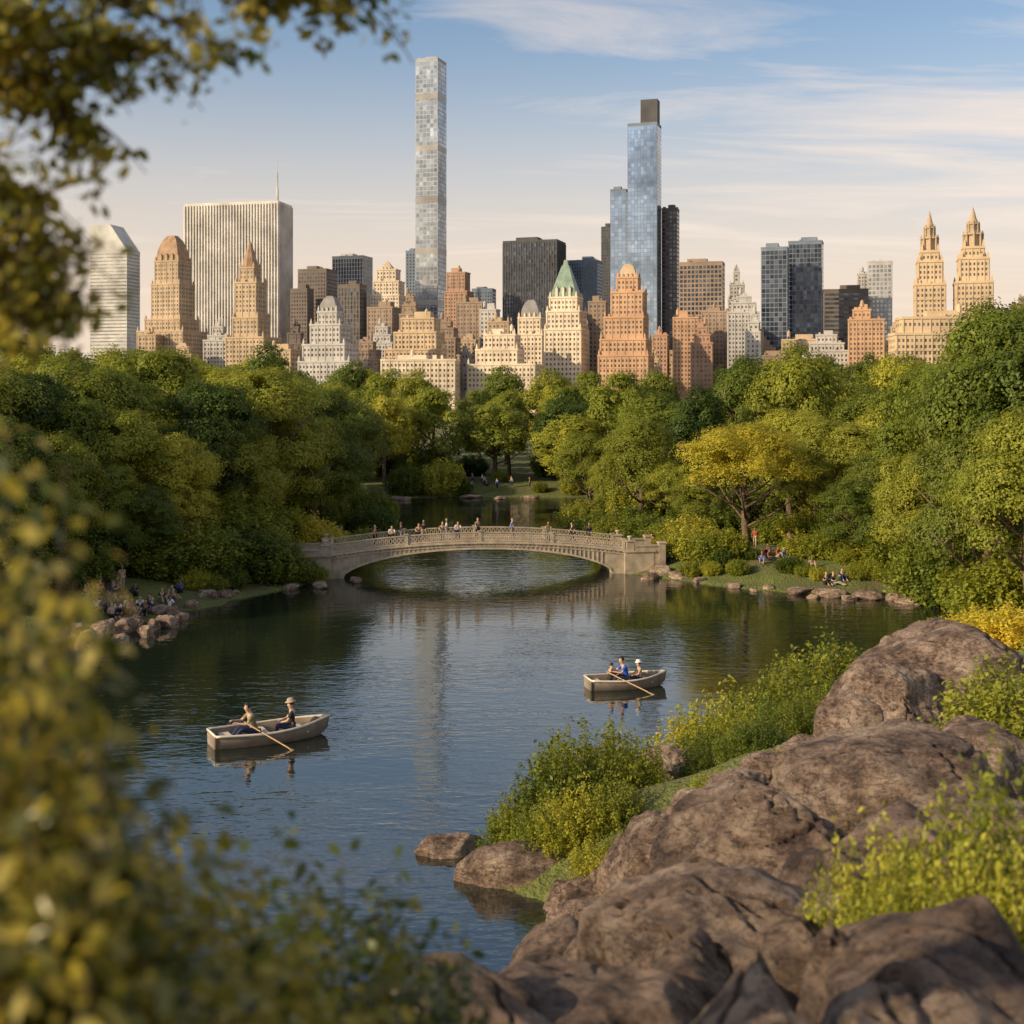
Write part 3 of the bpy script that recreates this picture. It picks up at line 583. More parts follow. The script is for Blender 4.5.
def boat(x,y,rot,label,sc=1.0,sy=1.0,sz=1.0):
    e=obj('rowing_boat',None,loc=(x,y,0),rot=rot,label=label,cat='boat',group='rowing boats on the lake',scale=(sc,sy,sz))
    h=obj('hull',hullm,e); m=h.modifiers.new('t','SOLIDIFY'); m.thickness=.035; m.offset=1
    obj('gunwale',gunm,e)
    mb=MB(); ts=[i/20 for i in range(1,19)]; vs=[];fs=[]
    for t in ts:
        hw=sp(t)[0]*.82; vs+=[(-2.35+4.7*t,-hw,.055),(-2.35+4.7*t,hw,.055)]
    for i in range(len(ts)-1): fs.append((2*i,2*i+2,2*i+3,2*i+1))
    mb.add(vs,fs); obj('floor',mb.mesh('floor',[WD]),e)
    for t,wd in ((.13,.42),(.45,.3),(.76,.3)):
        hw=sp(t)[0]*.93; mb=MB(); mb.box(-2.35+4.7*t,0,.24,.28,wd,hw*2); obj('seat',mb.mesh('seat',[GUN]),e)
    for s in (-1,1):
        mb=MB(); hw,gz,_=sp(.36); mb.lathe(-2.35+4.7*.36,s*hw,[(.03,gz),(.02,gz+.06),(.04,gz+.1),(.03,gz+.12)],8); obj('oarlock',mb.mesh('oarlock',[CM['black']]),e)
    return e
def oar(e,side,swing,dip,label):
    hw,gz,_=sp(.36); M=Matrix.Rotation(e.rotation_euler.z,4,'Z'); piv=V3(*e.location)+M@V3((-2.35+4.7*.36)*e.scale[0],side*hw*e.scale[1],gz*e.scale[2]+.11)
    d=M@V3(math.sin(swing)*math.cos(dip),side*math.cos(swing)*math.cos(dip),-math.sin(dip))
    mb=MB(); mb.tube([-d*.85,-d*.6,d*1.4],[.028,.03,.028],7)
    u=d.cross(V3(0,0,1)).normalized(); w=d.cross(u); vs=[];fs=[]
    for l,hwid in ((1.4,.035),(1.55,.085),(1.95,.10),(2.05,.07)):
        for a,b_ in ((-1,-1),(1,-1),(1,1),(-1,1)): vs.append(d*l+u*a*hwid+w*b_*.012)
    for i in range(3):
        for c in range(4): fs.append((i*4+c,i*4+(c+1)%4,(i+1)*4+(c+1)%4,(i+1)*4+c))
    fs+=[(0,1,2,3),(12,13,14,15)]; mb.add(vs,fs)
    return obj('oar',mb.mesh('oar',[OAR]),loc=piv,label=label,cat='oar',group='oars of the rowing boats')
def onboat(e,t,off=0): 
    M=Matrix.Rotation(e.rotation_euler.z,4,'Z'); p=M@V3((-2.35+4.7*t)*e.scale[0],off,.28*e.scale[2]-.03); return (e.location.x+p.x,e.location.y+p.y,p.z)
b1=boat(-9.95,53.6,math.radians(27),'weathered cream rowing boat carrying two people',1.04,1.3,1.25)
z1=b1.rotation_euler.z
person('row',onboat(b1,.36),z1-math.pi/2,'olive','navy','person in olive top rowing with bent arms, dark hair',group='people in rowing boats',s=1.42)
person('seat',onboat(b1,.68),z1-math.pi/2-.3,'black','navy','person in dark clothes and cap sitting in the bow',hat='tan',group='people in rowing boats',s=1.3)
oar(b1,-1,.75,.40,'wooden oar dipping into the water beside the boat'); oar(b1,1,.2,.34,'wooden oar dipping into the water beside the boat')
b2=boat(5.6,63.5,math.radians(14),'dark-sided rowing boat with blue-shirted rower',.84,1.2,1.15)
z2=b2.rotation_euler.z
person('row',onboat(b2,.50),z2-math.pi/2,'blue','navy','person in bright blue shirt rowing',group='people in rowing boats',s=1.3)
person('seat',onboat(b2,.66),z2-math.pi/2,'tan','navy','person in tan shirt with white hat seated in the boat',hat='white',group='people in rowing boats',s=1.0)
person('sit',onboat(b2,.30),z2+math.pi/2,'black','black','person in black clothes crouched at the stern',group='people in rowing boats',s=1.0)
oar(b2,-1,.85,.34,'wooden oar dipping into the water beside the boat'); oar(b2,1,.2,.32,'wooden oar dipping into the water beside the boat')
# ------------------------------------------------------------------ skyline
def wallm(name,c,n=.25): return simple('wall_'+name,c,.85,noise=n,scale=.06,detail=8)
WALL={'cream':wallm('cream',(.66,.55,.42)),'sand':wallm('sand',(.54,.41,.27)),'tan':wallm('tan',(.45,.34,.23)),'brown':wallm('brown',(.29,.215,.16)),'brick':wallm('brick',(.40,.25,.175)),'white':wallm('white',(.66,.62,.57)),'grey':wallm('grey',(.45,.43,.41)),'dark':wallm('dark',(.085,.085,.09)),'dbrown':wallm('dbrown',(.16,.13,.11)),'orange':wallm('orange',(.50,.31,.19)),'blueg':wallm('blue_grey',(.18,.22,.28)),'concrete':wallm('concrete',(.54,.53,.51)),'steel':wallm('steel_grey',(.38,.40,.43))}  # wall colours lightened and muted to stand in for distance haze
ROOF={'copper':simple('roof_copper',(.20,.28,.22),.6,noise=.3,scale=.2),'slate':simple('roof_slate',(.24,.23,.22),.7,noise=.2,scale=.2),'tile':simple('roof_tile',(.34,.22,.14),.8,noise=.3,scale=.2)}
def glass(name,lo,hi,metal=.3,rough=.2):
    m,nt,b=mat(name); g=N(nt,'ShaderNodeNewGeometry'); r=ramp(nt,[(0,lo),(.75,[(a+c)/2 for a,c in zip(lo,hi)]),(1,hi)])
    nt.links.new(g.outputs['Random Per Island'],r.inputs[0])  # random pane tones stand in for lit and reflecting windows
    tc=N(nt,'ShaderNodeTexCoord'); no=N(nt,'ShaderNodeTexNoise'); no.inputs['Scale'].default_value=.03; no.inputs['Detail'].default_value=5; nt.links.new(tc.outputs['Object'],no.inputs['Vector'])
    rr=ramp(nt,[(.35,(.55,.55,.55)),(.65,(1.3,1.3,1.3))]); nt.links.new(no.outputs[0],rr.inputs[0]); mx=N(nt,'ShaderNodeMixRGB',blend_type='MULTIPLY'); mx.inputs[0].default_value=1
    nt.links.new(r.outputs[0],mx.inputs[1]); nt.links.new(rr.outputs[0],mx.inputs[2]); nt.links.new(mx.outputs[0],b.inputs['Base Color']); b.inputs['Metallic'].default_value=metal; b.inputs['Roughness'].default_value=rough; return m
GL={'win':glass('window_glass',(.07,.065,.065),(.26,.22,.19)),'blue':glass('glass_blue',(.25,.33,.45),(.42,.51,.64),.8,.12),'dark':glass('glass_dark',(.03,.037,.05),(.14,.16,.20),.5,.12),'pale':glass('glass_pale',(.26,.29,.32),(.50,.49,.47),.7,.12),'mid':glass('glass_mid',(.20,.235,.275),(.48,.49,.50),.75,.13),'soft':glass('window_soft',(.22,.215,.215),(.38,.35,.33),.2,.3)}
tseed=0
def tower(label,tiers,depth,wall='tan',gl='win',rot=0.3,dr=.8,bay=2.6,ww=1.1,fl=3.5,wh=1.75,cor=True,fins=0,roofs=(),name='apartment_building',pinn=False,tank=False,z0=1.5):
    global tseed
    tseed+=1; tr=random.Random(tseed); rot=-rot
    s=depth/F; xl=min(t[0] for t in tiers); xr=max(t[1] for t in tiers); pc=(xl+xr)/2
    c=P(pc,HY,depth); e=obj(name,None,loc=(c.x,depth,z0),rot=rot,label=label,cat='building',group='city skyline buildings')
    Z=lambda py:CZ-(py-HY)*s-z0
    k=math.cos(rot)+dr*abs(math.sin(rot)); body=MB(); win=MB()
    tiers=sorted(tiers,key=lambda t:t[2])
    for i,(a,b_,yt,*rest) in enumerate(tiers):
        w=(b_-a)*s/k; cx=((a+b_)/2-pc)*s/math.cos(rot); cy=0; z1=Z(yt); zb=Z(rest[0]) if rest else (0 if i==len(tiers)-1 else Z(tiers[i+1][2])-1.0)
        zb=max(zb,0); d=w*dr; body.box(cx,cy,zb,z1,w,d)
        if cor:
            body.box(cx,cy,z1-.9,z1+.4,w+.9,d+.9)
            if z1-zb>22: body.box(cx,cy,z1-9,z1-8.5,w+.6,d+.6)
        else: body.box(cx,cy,z1-.2,z1+1.0,w+.25,d+.25)
        if i==0 and not roofs:
            body.box(cx+w*.1*tr.choice([-1,1]),cy,z1+.4,z1+tr.uniform(3,5.5),w*tr.uniform(.3,.5),d*.5)
            for q in range(3): body.box(cx+w*tr.uniform(-.4,.4),cy+d*tr.uniform(-.4,.3),z1+.4,z1+tr.uniform(1.5,3.2),tr.uniform(1.2,3),tr.uniform(1.2,3))
            if tank or (cor and tr.random()<.5):
                tx=cx+w*tr.uniform(-.35,.35); body.lathe(tx,cy-d*.2,[(1.3,z1+2.5),(1.3,z1+6),(.1,z1+7.5)],8)
                for ax in (-.9,.9): body.box(tx+ax,cy-d*.2,z1+.4,z1+2.5,.25,.25)
        elif i>0 and cor:
            for q in range(3): body.box(cx+w*tr.uniform(-.45,.45),cy-d*tr.uniform(.2,.45),z1+.4,z1+tr.uniform(1.2,2.6),tr.uniform(1,2),tr.uniform(1,1.6))
        if pinn:
            for sx in (-1,1):
                for sy in (-1,1):
                    body.box(cx+sx*(w/2-.6),cy+sy*(d/2-.6),z1+.4,z1+2,1.2,1.2); body.frus(cx+sx*(w/2-.6),cy+sy*(d/2-.6),z1+2,z1+4.4,1.2,1.2,.05)
        zlo=max(zb+1,2); nf=int((z1-2.0-zlo)/fl)
        for face in (0,1,2):
            W=w if face==0 else d; nb=max(1,int((W-1.0)/bay)); st=(W-1.0)/nb; wr=ww/bay*st
            for f in range(nf):
                zc=z1-2.0-fl*(f+.5); 
                if zc<20: continue
                for q in range(nb):
                    u=-W/2+.5+st*(q+.5); h=wh/2; ew=wr/2; of=.06
                    if face==0: vs=[(cx+u-ew,cy-d/2-of,zc-h),(cx+u+ew,cy-d/2-of,zc-h),(cx+u+ew,cy-d/2-of,zc+h),(cx+u-ew,cy-d/2-of,zc+h)]
                    elif face==1: vs=[(cx-w/2-of,cy+u+ew,zc-h),(cx-w/2-of,cy+u-ew,zc-h),(cx-w/2-of,cy+u-ew,zc+h),(cx-w/2-of,cy+u+ew,zc+h)]
                    else: vs=[(cx+w/2+of,cy+u-ew,zc-h),(cx+w/2+of,cy+u+ew,zc-h),(cx+w/2+of,cy+u+ew,zc+h),(cx+w/2+of,cy+u-ew,zc+h)]
                    win.add(vs,[(0,1,2,3)])
            pil=fins or (.3 if cor else 0)
            if pil:
                for q in range(0,nb+1,1 if fins else 2):
                    u=-W/2+.5+st*q; wid=st*(.36 if fins else .22)
                    if face==0: body.box(cx+u,cy-d/2-pil/2,zb,z1-.95,wid,pil)
                    else: body.box(cx+(w/2+pil/2)*(-1 if face==1 else 1),cy+u,zb,z1-.95,pil,wid)
    obj('wall',body.mesh('wall',[WALL[wall]]),e)
    if win.f: obj('window',win.mesh('window',[GL[gl]]),e,kind='stuff')
    for rf in roofs:
        kind,a,b_,yt,yb,m=rf[:6]; w=(b_-a)*s/k; d=w*dr; cx=((a+b_)/2-pc)*s/math.cos(rot); r=MB(); z1,zb=Z(yt),Z(yb)
        if kind=='pyr': r.frus(cx,0,zb,z1,w,d,.04)
        elif kind=='steep': h=z1-zb; r.frus(cx,0,zb,zb+h*.12,w,d,.97); r.frus(cx,0,zb+h*.12,zb+h*.85,w*.94,d*.94,.28); r.frus(cx,0,zb+h*.85,z1,w*.20,d*.20,.6)
        elif kind=='mans': r.frus(cx,0,zb,zb+(z1-zb)*.45,w,d,.86); r.frus(cx,0,zb+(z1-zb)*.45,zb+(z1-zb)*.8,w*.86,d*.86,.7); r.frus(cx,0,zb+(z1-zb)*.8,z1,w*.6,d*.6,.5)
        elif kind=='cone': r.lathe(cx,0,[(w/2,zb),(w*.42,zb+(z1-zb)*.3),(w*.2,zb+(z1-zb)*.7),(.12,z1)],8)
        elif kind=='lantern':
            h=z1-zb; r.lathe(cx,0,[(w*.48,zb),(w*.48,zb+h*.03),(w*.34,zb+h*.04),(w*.34,zb+h*.30),(w*.44,zb+h*.31),(w*.40,zb+h*.36),(w*.26,zb+h*.38),(w*.24,zb+h*.55),(w*.3,zb+h*.57),(w*.17,zb+h*.70),(w*.09,zb+h*.86),(.12,z1)],12)
            for i in range(8):
                t=i*math.pi/4; r.lathe(cx+math.cos(t)*w*.43,math.sin(t)*w*.43,[(w*.05,zb),(w*.05,zb+h*.3),(w*.07,zb+h*.31),(.1,zb+h*.42)],6)
                r.lathe(cx+math.cos(t)*w*.28,math.sin(t)*w*.28,[(w*.035,zb+h*.37),(w*.035,zb+h*.57),(.08,zb+h*.66)],6)
        elif kind=='mast': r.lathe(cx,0,[(1.3,zb),(1.2,zb+(z1-zb)*.35),(.8,zb+(z1-zb)*.36),(.7,zb+(z1-zb)*.7),(.3,zb+(z1-zb)*.71),(.15,z1)],6)
        elif kind=='box': r.box(cx,0,zb,z1,w,d)
        elif kind=='slope':
            a2,d2=w/2,d/2; r.add([(cx-a2,-d2,zb),(cx+a2,-d2,zb),(cx+a2,d2,zb),(cx-a2,d2,zb),(cx-a2,-d2,z1),(cx-a2+w*.55,-d2,z1),(cx-a2+w*.55,d2,z1),(cx-a2,d2,z1)],[(3,2,1,0),(0,1,5,4),(1,2,6,5),(2,3,7,6),(3,0,4,7),(4,5,6,7)])
        obj({'mast':'spire','cone':'spire','lantern':'cupola','box':'penthouse'}.get(kind,'roof'),r.mesh('roof',[ROOF.get(m) or WALL.get(m)]),e)
        if kind in('mans','steep') or (kind=='pyr' and w>12):
            for q in (-.25,0,.25):
                dm=MB(); hh=(z1-zb); dm.box(cx+w*q,-d/2+hh*.03,zb+.5,zb+hh*.2,w*.09,w*.14); dm.frus(cx+w*q,-d/2+hh*.03,zb+hh*.2,zb+hh*.28,w*.1,w*.15,.05,1)
                obj('dormer',dm.mesh('dormer',[WALL[wall]]),e)
    return e
OB='office_building'
tower('pale grey banded office tower with slanted roof',[(92,138,252)],1500,'concrete','soft',.25,.6,4,3.9,4,1.6,False,roofs=[('slope',92,138,226,252,'concrete')],name=OB)
tower('brown stone tower with mansard crown',[(156,190,262),(153,193,285),(147,197,320),(140,205,332)],1080,'tan',rot=.35,roofs=[('mans',157,189,236,262,'tile')],pinn=True)
tower('huge white slab office tower with vertical piers',[(186,291,206)],1250,'white','soft',.22,.35,2.9,1.5,4,3.7,False,fins=1.0,name=OB,roofs=[('mast',275,283,160,206,'concrete')])
tower('slender brown hotel tower with steep spire',[(240,260,268),(236,265,283),(234,268,318),(228,279,338)],980,'tan',rot=.3,dr=.9,roofs=[('cone',240,260,240,268,'tile')],pinn=True,name='hotel_tower')
tower('dark brown low office block',[(291,313,290)],1190,'dbrown','dark',.3,.8,cor=False,name=OB)
tower('dark brown boxy office block',[(299,336,271)],1220,'dbrown','dark',.3,.8,cor=False,name=OB)
tower('pale grey stepped tower with mansard roof',[(318,343,312),(311,350,325),(304,358,345),(300,366,362)],900,'grey',rot=.3,roofs=[('mans',319,342,296,312,'slate')],pinn=True)
tower('grey-brown office tower with vertical strips',[(333,372,258)],1320,'grey','dark',.3,.7,2.8,1.6,4,3.2,False,name=OB)
tower('dark brown office tower block',[(338,366,286)],1190,'dbrown','dark',.3,.7,2.8,1.6,4,3.2,False,name=OB)
tower('tan tapering apartment tower',[(377,400,270),(374,404,282),(371,405,296)],1200,'cream',rot=.2,roofs=[('pyr',379,396,261,270,'tan')])
tower('reddish brown apartment block',[(368,400,308)],1120,'brown',rot=.3)
tower('thin dark blue glass slab',[(406,418,252)],1450,'blueg','dark',.2,1,cor=False,name=OB)
e=tower('extremely tall slender square tower with glassy window grid',[(416,446,62)],1350,'steel','mid',.32,1,3.9,3.3,4.6,3.8,False,name='skyscraper')
s_=1350/F; w_=30*s_/(math.cos(.32)+math.sin(.32))
for zf in (57,110,163,216,269,322):
    mb=MB(); mb.box(0,0,zf,zf+6,w_+.3,w_+.3); obj('mechanical_band',mb.mesh('mechanical_band',[GL['soft']]),e)
tower('tan stepped brick building',[(447,470,273),(445,473,292)],1260,'brick',rot=.3,tank=True)
tower('dark blue glass office block',[(472,496,290)],1350,'blueg','dark',.2,.8,cor=False,name=OB)
tower('brown brick mid-rise with rooftop tank',[(457,488,303)],1080,'brown',rot=.25,tank=True)
tower('cream stepped apartment house',[(402,440,319),(395,444,333),(386,446,350)],960,'sand',rot=.2)
tower('long low cream apartment house',[(382,459,360)],880,'cream',rot=.1,dr=.4)
tower('black office tower with vertical mullions',[(503,566,243)],1300,'dark','dark',.3,.6,2.6,1.7,4,3.3,False,fins=.5,name=OB)
tower('cream ornate apartment building with grey mansard',[(518,545,318),(512,548,335)],980,'cream',rot=.25,roofs=[('mans',520,543,300,318,'slate')],pinn=True)
tower('cream terraced apartment building',[(484,520,335),(476,524,350),(468,545,365)],900,'cream',rot=.2,pinn=True)
tower('tan hotel with small rooftop turrets',[(488,512,322)],1010,'tan',rot=.2,pinn=True)
tower('cream hotel tower with green copper pyramid roof',[(549,583,298),(546,587,312),(544,589,330)],930,'cream',rot=.28,dr=.9,roofs=[('steep',550,582,260,298,'copper')],pinn=True,name='hotel_tower')
tower('dark blue-black glass tower',[(568,603,262)],1330,'blueg','dark',.3,.8,cor=False,name=OB)
tower('narrow dark office tower block',[(601,613,228)],1480,'dark','dark',.3,.8,cor=False,name=OB)
tower('brick mid-rise apartment building',[(588,608,302)],1010,'brown',rot=.2)
tower('orange brick stepped hotel tower with ornate crown',[(616,641,278),(610,648,293),(603,650,318),(599,653,340),(597,656,356)],920,'orange',rot=.25,dr=.9,roofs=[('mans',618,639,264,278,'sand')],pinn=True,name='hotel_tower')
tower('very tall blue glass skyscraper with dark stepped crown',[(627,662,126)],1250,'blueg','blue',.3,.75,3,2.8,3.9,3.6,False,roofs=[('box',640,660,101,126,'dark')],name='skyscraper')
tower('blue glass tower wing',[(610,629,191)],1262,'blueg','blue',.3,.75,3,2.8,3.9,3.6,False,name='skyscraper')
tower('dark brown slab tower',[(661,680,210)],1270,'dbrown','dark',.3,1,3,2,4,2.6,False,name=OB)
tower('brown gridded office block',[(678,726,264)],1150,'brown','dark',.25,.6,3.2,2.2,4,2.6,False,name=OB)
tower('grey ornate stepped tower',[(733,740,272),(729,745,285),(727,749,300)],1200,'grey',rot=.2,roofs=[('pyr',733,740,264,272,'slate')],pinn=True)
tower('dark glass office tower',[(760,790,249)],1100,'blueg','dark',.3,.7,3,2.6,4,3.4,False,name=OB)
tower('taller dark glass office tower',[(787,825,243)],1130,'blueg','dark',.3,.7,3,2.6,4,3.4,False,name=OB)
tower('dark brown low office block',[(822,869,291)],1180,'dbrown','dark',.2,.6,4,3.9,4,2,False,name=OB)
tower('pale grey glass slab tower',[(866,894,263)],1200,'grey','mid',.3,.8,3,2,4,2.6,False,name=OB)
tower('narrow grey tower behind offices',[(857,868,274)],1250,'grey',rot=.2)
tower('orange brown brick apartment block',[(846,886,320),(852,872,310)],950,'orange',rot=.25)
tower('broad tan apartment block with stepped base',[(892,1012,334),(899,1004,318)],670,'sand',rot=.08,dr=.3,bay=2.2,ww=1.0,fl=3.2,wh=1.6)
tower('ornate tan tower topped by colonnaded cupola',[(919,940,252),(915,944,262),(912,947,285)],730,'sand',rot=.25,dr=1,bay=1.9,ww=.8,fl=2.9,wh=1.5,roofs=[('lantern',918,941,211,252,'tan')],pinn=True)
tower('ornate tan tower topped by colonnaded cupola',[(961,985,248),(956,990,259),(952,994,283)],720,'sand',rot=.25,dr=1,bay=1.9,ww=.8,fl=2.9,wh=1.5,roofs=[('lantern',960,986,207,248,'tan')],pinn=True)
bf=random.Random(21)
for a,b_,y,w in [(140,160,335,'tan'),(196,235,346,'brown'),(265,300,350,'tan'),(285,305,330,'dbrown'),(350,384,345,'brown'),(366,398,330,'grey'),(440,462,340,'tan'),(430,460,325,'brown'),(459,478,340,'tan'),(520,548,352,'tan'),(586,604,348,'tan'),(588,600,330,'brick'),(652,670,335,'brick'),(672,700,318,'orange'),(690,714,330,'brick'),(660,712,347,'tan'),(700,735,312,'brown'),(712,745,340,'cream'),(738,765,330,'sand'),(735,782,344,'tan'),(745,762,318,'grey'),(780,822,340,'tan'),(800,850,338,'grey'),(815,850,350,'brick'),(884,905,330,'tan'),(572,590,318,'grey'),(480,500,310,'grey'),(726,760,300,'grey'),(400,420,300,'brown'),(425,446,345,'cream'),(500,520,345,'grey'),(640,662,355,'sand'),(345,368,362,'tan'),(1000,1060,300,'brown'),(-60,-10,320,'brown'),(-5,50,345,'brown'),(168,200,350,'tan'),(205,232,330,'grey'),(748,790,356,'brown'),(860,900,352,'sand'),(455,475,355,'grey'),(606,640,362,'tan')]:
    if bf.random()<.35: ti=[(a,b_,y)]
    else: ti=[(a+(b_-a)*.3,b_-(b_-a)*.25,y-3),(a+(b_-a)*.15,b_-(b_-a)*.1,y+bf.uniform(3,6)),(a,b_,y+bf.uniform(8,16))]
    tower({'tan':'tan','sand':'sand-coloured','brown':'brown brick','grey':'grey','cream':'cream','brick':'red brick','orange':'orange brick','white':'pale stone','dbrown':'dark brown'}[w]+' mid-rise building above the treetops',ti,bf.uniform(960,1100),w,rot=bf.choice([.2,.3,.15]),dr=.8,tank=bf.random()<.5)
# ------------------------------------------------------------------ near framing tree and shrubs
def spray(branches,name_seed,ntw,twl,nlf,ls,m):
    rs=np.random.default_rng(name_seed); mb=MB(); C=[];NN=[]
    for pts,r0 in branches:
        pts=[Vector(p) for p in pts]; n=len(pts); mb.tube(pts,[r0*(1-.8*i/(n-1)) for i in range(n)],7)
        for k in range(int(ntw*(sum((pts[i+1]-pts[i]).length for i in range(n-1))))):
            t=rs.random()**.8*(n-1); i=min(int(t),n-2); p=pts[i].lerp(pts[i+1],t-i)
            d=rs.normal(size=3); d/=np.linalg.norm(d); d[2]=d[2]*.6-.25; l=twl*rs.uniform(.3,1.2)
            e=np.array(p)+d*l; mid=(np.array(p)+e)/2+np.array([0,0,.04])
            mb.tube([tuple(p),tuple(mid),tuple(e)],[.004,.003,.0015],4)
            tt=rs.random(nlf); q=np.array(p)[None]*(1-tt)[:,None]+e[None]*tt[:,None]+rs.normal(size=(nlf,3))*ls*.5
            C.append(q); NN.append(rs.normal(size=(nlf,3))*.7+np.array([-.4,-.4,.5]))
    C=np.concatenate(C);NN=np.concatenate(NN)
    return mb.mesh('branch',[BARK],True),leaves('crown',C,NN,ls*rs.uniform(.6,1.2,len(C)),m,LF)
Q=lambda px,py,d:tuple(P(px,py,d))
gz=g1(-2.9,3.2)
trk=[(-2.9,3.2,gz-.4),(-2.85,3.25,gz+2),(-2.7,3.3,14.4),(-2.6,3.35,16.5),(-2.4,3.4,19)]
brs=[([(-2.7,3.3,14.2),Q(-60,40,3.5),Q(60,-20,3.6),Q(180,-38,3.7),Q(270,-12,3.8),Q(370,-6,3.9)],.03),
 ([(-2.7,3.3,13.9),Q(-80,150,3.4),Q(-15,170,3.5),Q(30,210,3.5),Q(45,280,3.5)],.02),
 ([(-2.7,3.3,14.1),Q(-60,80,3.5),Q(20,80,3.6),Q(60,100,3.6),Q(85,150,3.6)],.02),
 ([(-2.7,3.3,14.1),Q(-60,20,3.3),Q(20,20,3.4),Q(90,40,3.5),Q(150,50,3.6)],.02),
 ([(-2.7,3.3,13.7),Q(-70,260,3.4),Q(-10,285,3.5),Q(25,295,3.5),Q(80,312,3.5)],.02),
 ([(-2.7,3.3,13.7),Q(-90,200,3.4),Q(-30,230,3.4),Q(0,250,3.4),Q(20,340,3.4)],.02),
 ([Q(60,-10,3.6),Q(130,5,3.6),Q(190,30,3.6),Q(225,58,3.6)],.012),
 ([Q(-60,40,3.5),Q(20,50,3.7),Q(70,70,3.8),Q(100,90,3.8)],.012)]
tm,lm=spray(brs,77,34,.24,15,.053,LEAF['near'])
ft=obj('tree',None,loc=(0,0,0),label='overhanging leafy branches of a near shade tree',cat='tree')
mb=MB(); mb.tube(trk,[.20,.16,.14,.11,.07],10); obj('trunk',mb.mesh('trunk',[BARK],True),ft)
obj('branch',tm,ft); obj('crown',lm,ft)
NS=[shrubmesh(s,.40,2.2,150,95,.058,LEAF['near'],LF,sp=1.5,t0=.25) for s in (51,52)]
NSL=[shrubmesh(s,.42,1.3,130,60,.058,LEAF['near'],LF,sp=1.5) for s in (53,54)]
NS2=[shrubmesh(s,.8,1.0,120,46,.062,LEAF['gold'],LF) for s in (61,62)]
def nshrub(px,top,d,w,h,kind,lib,label,i=0,hb=1.6,wb=1.6):
    x=(px-512)/F*d; zt=CZ-(top-HY)/F*d; st,fo=lib[i]
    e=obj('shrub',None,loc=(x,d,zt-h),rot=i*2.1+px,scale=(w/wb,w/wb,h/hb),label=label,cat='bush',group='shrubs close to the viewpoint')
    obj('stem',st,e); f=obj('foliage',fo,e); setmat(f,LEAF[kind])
LBL='tall leafy green shrub with sunlit leaf tips'
for a in [(-100,400,2.6,.75,3.0,0),(-60,450,2.3,.7,2.7,1),(-20,560,2.2,.62,2.3,1),(-50,500,1.9,.6,2.1,0),(15,650,2.4,.7,2.1,0),(-5,700,2.0,.7,2.0,1),(60,780,2.4,.75,2.0,0),(-45,600,2.6,.8,2.4,1)]:
    nshrub(a[0],a[1],a[2],a[3],a[4],'near',NS,LBL,a[5],2.2,.8)
for a in [(105,845,2.8,.9,1.5,1,'near'),(30,860,2.2,.8,1.3,1,'near'),(190,868,3.0,.9,1.5,0,'near'),(260,875,3.4,.85,1.4,1,'near'),(325,882,3.9,.85,1.4,0,'near'),(390,912,4.0,.8,1.3,1,'near'),(320,945,3.1,.8,1.3,0,'near'),(230,930,2.7,.8,1.3,1,'near'),(140,910,2.5,.8,1.3,0,'near'),(280,915,3.0,.5,1.3,1,'mid'),(180,960,2.3,.7,1.1,1,'near'),(400,965,3.4,.6,1.0,0,'near')]:
    nshrub(a[0],a[1],a[2],a[3],a[4],a[6],NSL,LBL,a[5],1.3,.84)
LB2='low yellow-green shrub with pale leaf tips beside boulders'
for a in [(880,825,7.9,.9,1.2,0,'light'),(930,805,8.0,1.0,1.3,1,'shrub'),(985,780,7.8,1.1,1.4,0,'shrub'),(1040,755,7.6,1.2,1.5,1,'shrub'),(845,860,8.2,.6,.9,1,'mid'),(960,845,7.3,.9,1.1,0,'light'),(1010,830,7.2,.9,1.1,1,'shrub'),(900,865,7.4,.7,.9,0,'shrub')]:
    nshrub(a[0],a[1],a[2],a[3],a[4],a[6],NS2,LB2,a[5],1.0)
for px,tp,d,w,h in [(1005,672,30,2.2,2.4),(1035,665,30,2.4,2.6)]: nshrub(px,tp,d,w,h,'mid',SH,'leafy shrub on the rocky slope',0,1.7)
# ------------------------------------------------------------------ light, sky
EL=math.radians(23); AZ=math.radians(242)
sd=Vector((math.sin(AZ)*math.cos(EL),math.cos(AZ)*math.cos(EL),math.sin(EL)))
sl=bpy.data.lights.new('sun','SUN'); sl.energy=5.0; sl.angle=math.radians(.53); sl.color=(1,.79,.50)
so=bpy.data.objects.new('sun',sl); COL.objects.link(so); so.rotation_euler=sd.to_track_quat('Z','Y').to_euler(); so.location=(-50,-50,60)
w=bpy.data.worlds.new('World'); scene.world=w; w.use_nodes=True; nt=w.node_tree; bg=nt.nodes['Background']
sky=N(nt,'ShaderNodeTexSky',sky_type='NISHITA'); sky.sun_disc=False; sky.sun_elevation=EL; sky.sun_rotation=AZ; sky.air_density=1.0; sky.dust_density=1.5; sky.ozone_density=1.3
tc=N(nt,'ShaderNodeTexCoord'); sx=N(nt,'ShaderNodeSeparateXYZ'); nt.links.new(tc.outputs['Generated'],sx.inputs[0])
zz=N(nt,'ShaderNodeMath',operation='ADD'); zz.inputs[1].default_value=.10; nt.links.new(sx.outputs[2],zz.inputs[0])
dx=N(nt,'ShaderNodeMath',operation='DIVIDE'); dy=N(nt,'ShaderNodeMath',operation='DIVIDE')
nt.links.new(sx.outputs[0],dx.inputs[0]); nt.links.new(zz.outputs[0],dx.inputs[1]); nt.links.new(sx.outputs[1],dy.inputs[0]); nt.links.new(zz.outputs[0],dy.inputs[1])
cb_=N(nt,'ShaderNodeCombineXYZ'); nt.links.new(dx.outputs[0],cb_.inputs[0]); nt.links.new(dy.outputs[0],cb_.inputs[1])
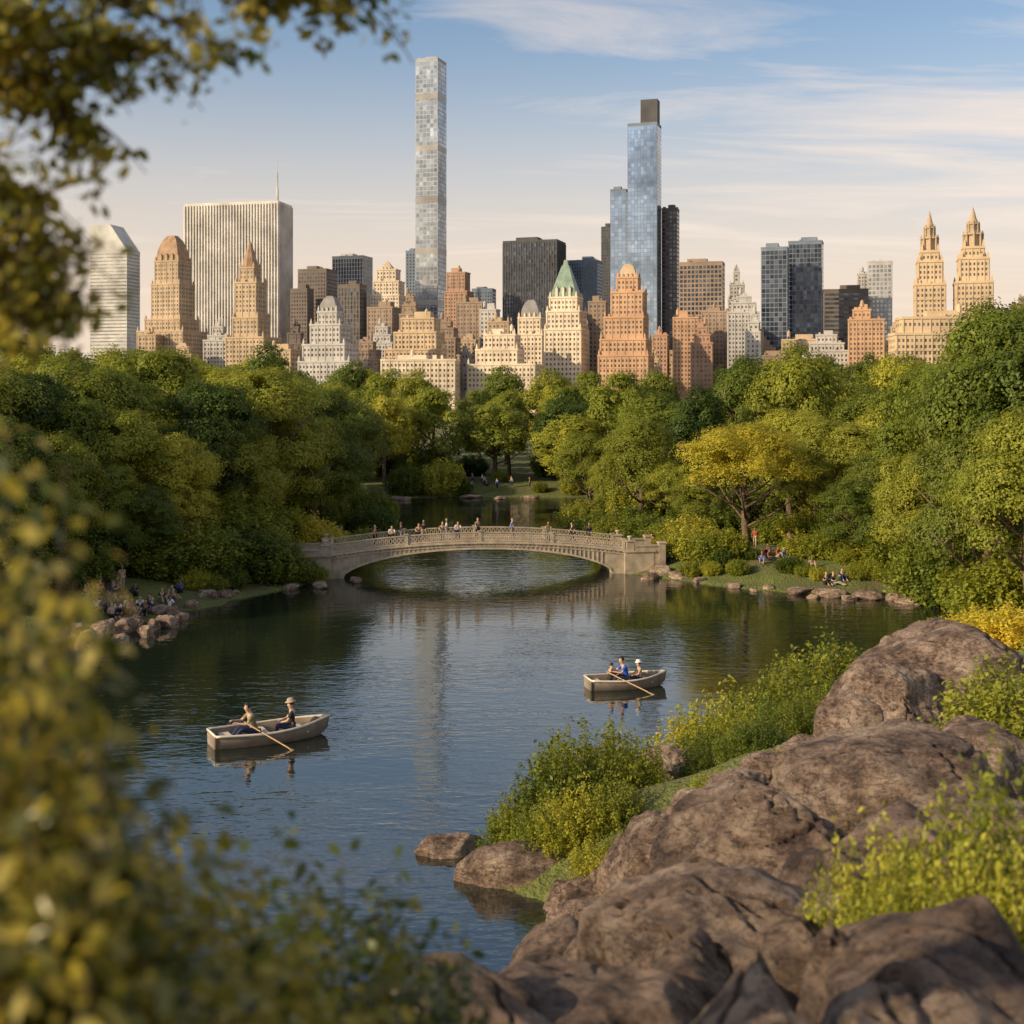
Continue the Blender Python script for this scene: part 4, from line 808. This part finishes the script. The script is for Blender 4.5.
mp=N(nt,'ShaderNodeMapping'); mp.inputs['Scale'].default_value=(.55,1.7,1); mp.inputs['Rotation'].default_value=(0,0,.10); mp.inputs['Location'].default_value=(3.4,6.1,0); nt.links.new(cb_.outputs[0],mp.inputs[0])
cn=N(nt,'ShaderNodeTexNoise'); cn.inputs['Scale'].default_value=1.3; cn.inputs['Detail'].default_value=9; cn.inputs['Roughness'].default_value=.6; cn.inputs['Distortion'].default_value=.6; nt.links.new(mp.outputs[0],cn.inputs['Vector'])
ab=N(nt,'ShaderNodeMath',operation='MULTIPLY_ADD'); ab.inputs[1].default_value=.16; nt.links.new(sx.outputs[0],ab.inputs[0]); nt.links.new(cn.outputs[0],ab.inputs[2])
cr=ramp(nt,[(.50,(0,0,0)),(.72,(.75,.75,.75))]); nt.links.new(ab.outputs[0],cr.inputs[0])
hz=N(nt,'ShaderNodeMapRange'); hz.inputs[1].default_value=0.04; hz.inputs[2].default_value=.29; hz.inputs[3].default_value=.9; hz.inputs[4].default_value=0.0; hz.interpolation_type='SMOOTHSTEP'; nt.links.new(sx.outputs[2],hz.inputs[0])
m1=N(nt,'ShaderNodeMixRGB'); nt.links.new(hz.outputs[0],m1.inputs[0]); nt.links.new(sky.outputs[0],m1.inputs[1]); m1.inputs[2].default_value=(6.5,5.1,4.0,1)
m2=N(nt,'ShaderNodeMixRGB'); nt.links.new(cr.outputs[0],m2.inputs[0]); nt.links.new(m1.outputs[0],m2.inputs[1]); m2.inputs[2].default_value=(6.8,5.7,4.9,1)
nt.links.new(m2.outputs[0],bg.inputs[0]); bg.inputs[1].default_value=.147
# ------------------------------------------------------------------ camera
cam=bpy.data.cameras.new('camera'); co=bpy.data.objects.new('camera',cam); COL.objects.link(co); scene.camera=co
co.location=(0,0,CZ); co.rotation_euler=(math.radians(90),0,0); cam.sensor_width=36; cam.lens=36*F/1024; cam.shift_y=-(512-HY)/1024
cam.clip_start=.05; cam.clip_end=20000
cam.dof.use_dof=True; cam.dof.focus_distance=85; cam.dof.aperture_fstop=1.9
scene.view_settings.view_transform='Standard'; scene.view_settings.look='None'; scene.view_settings.exposure=0
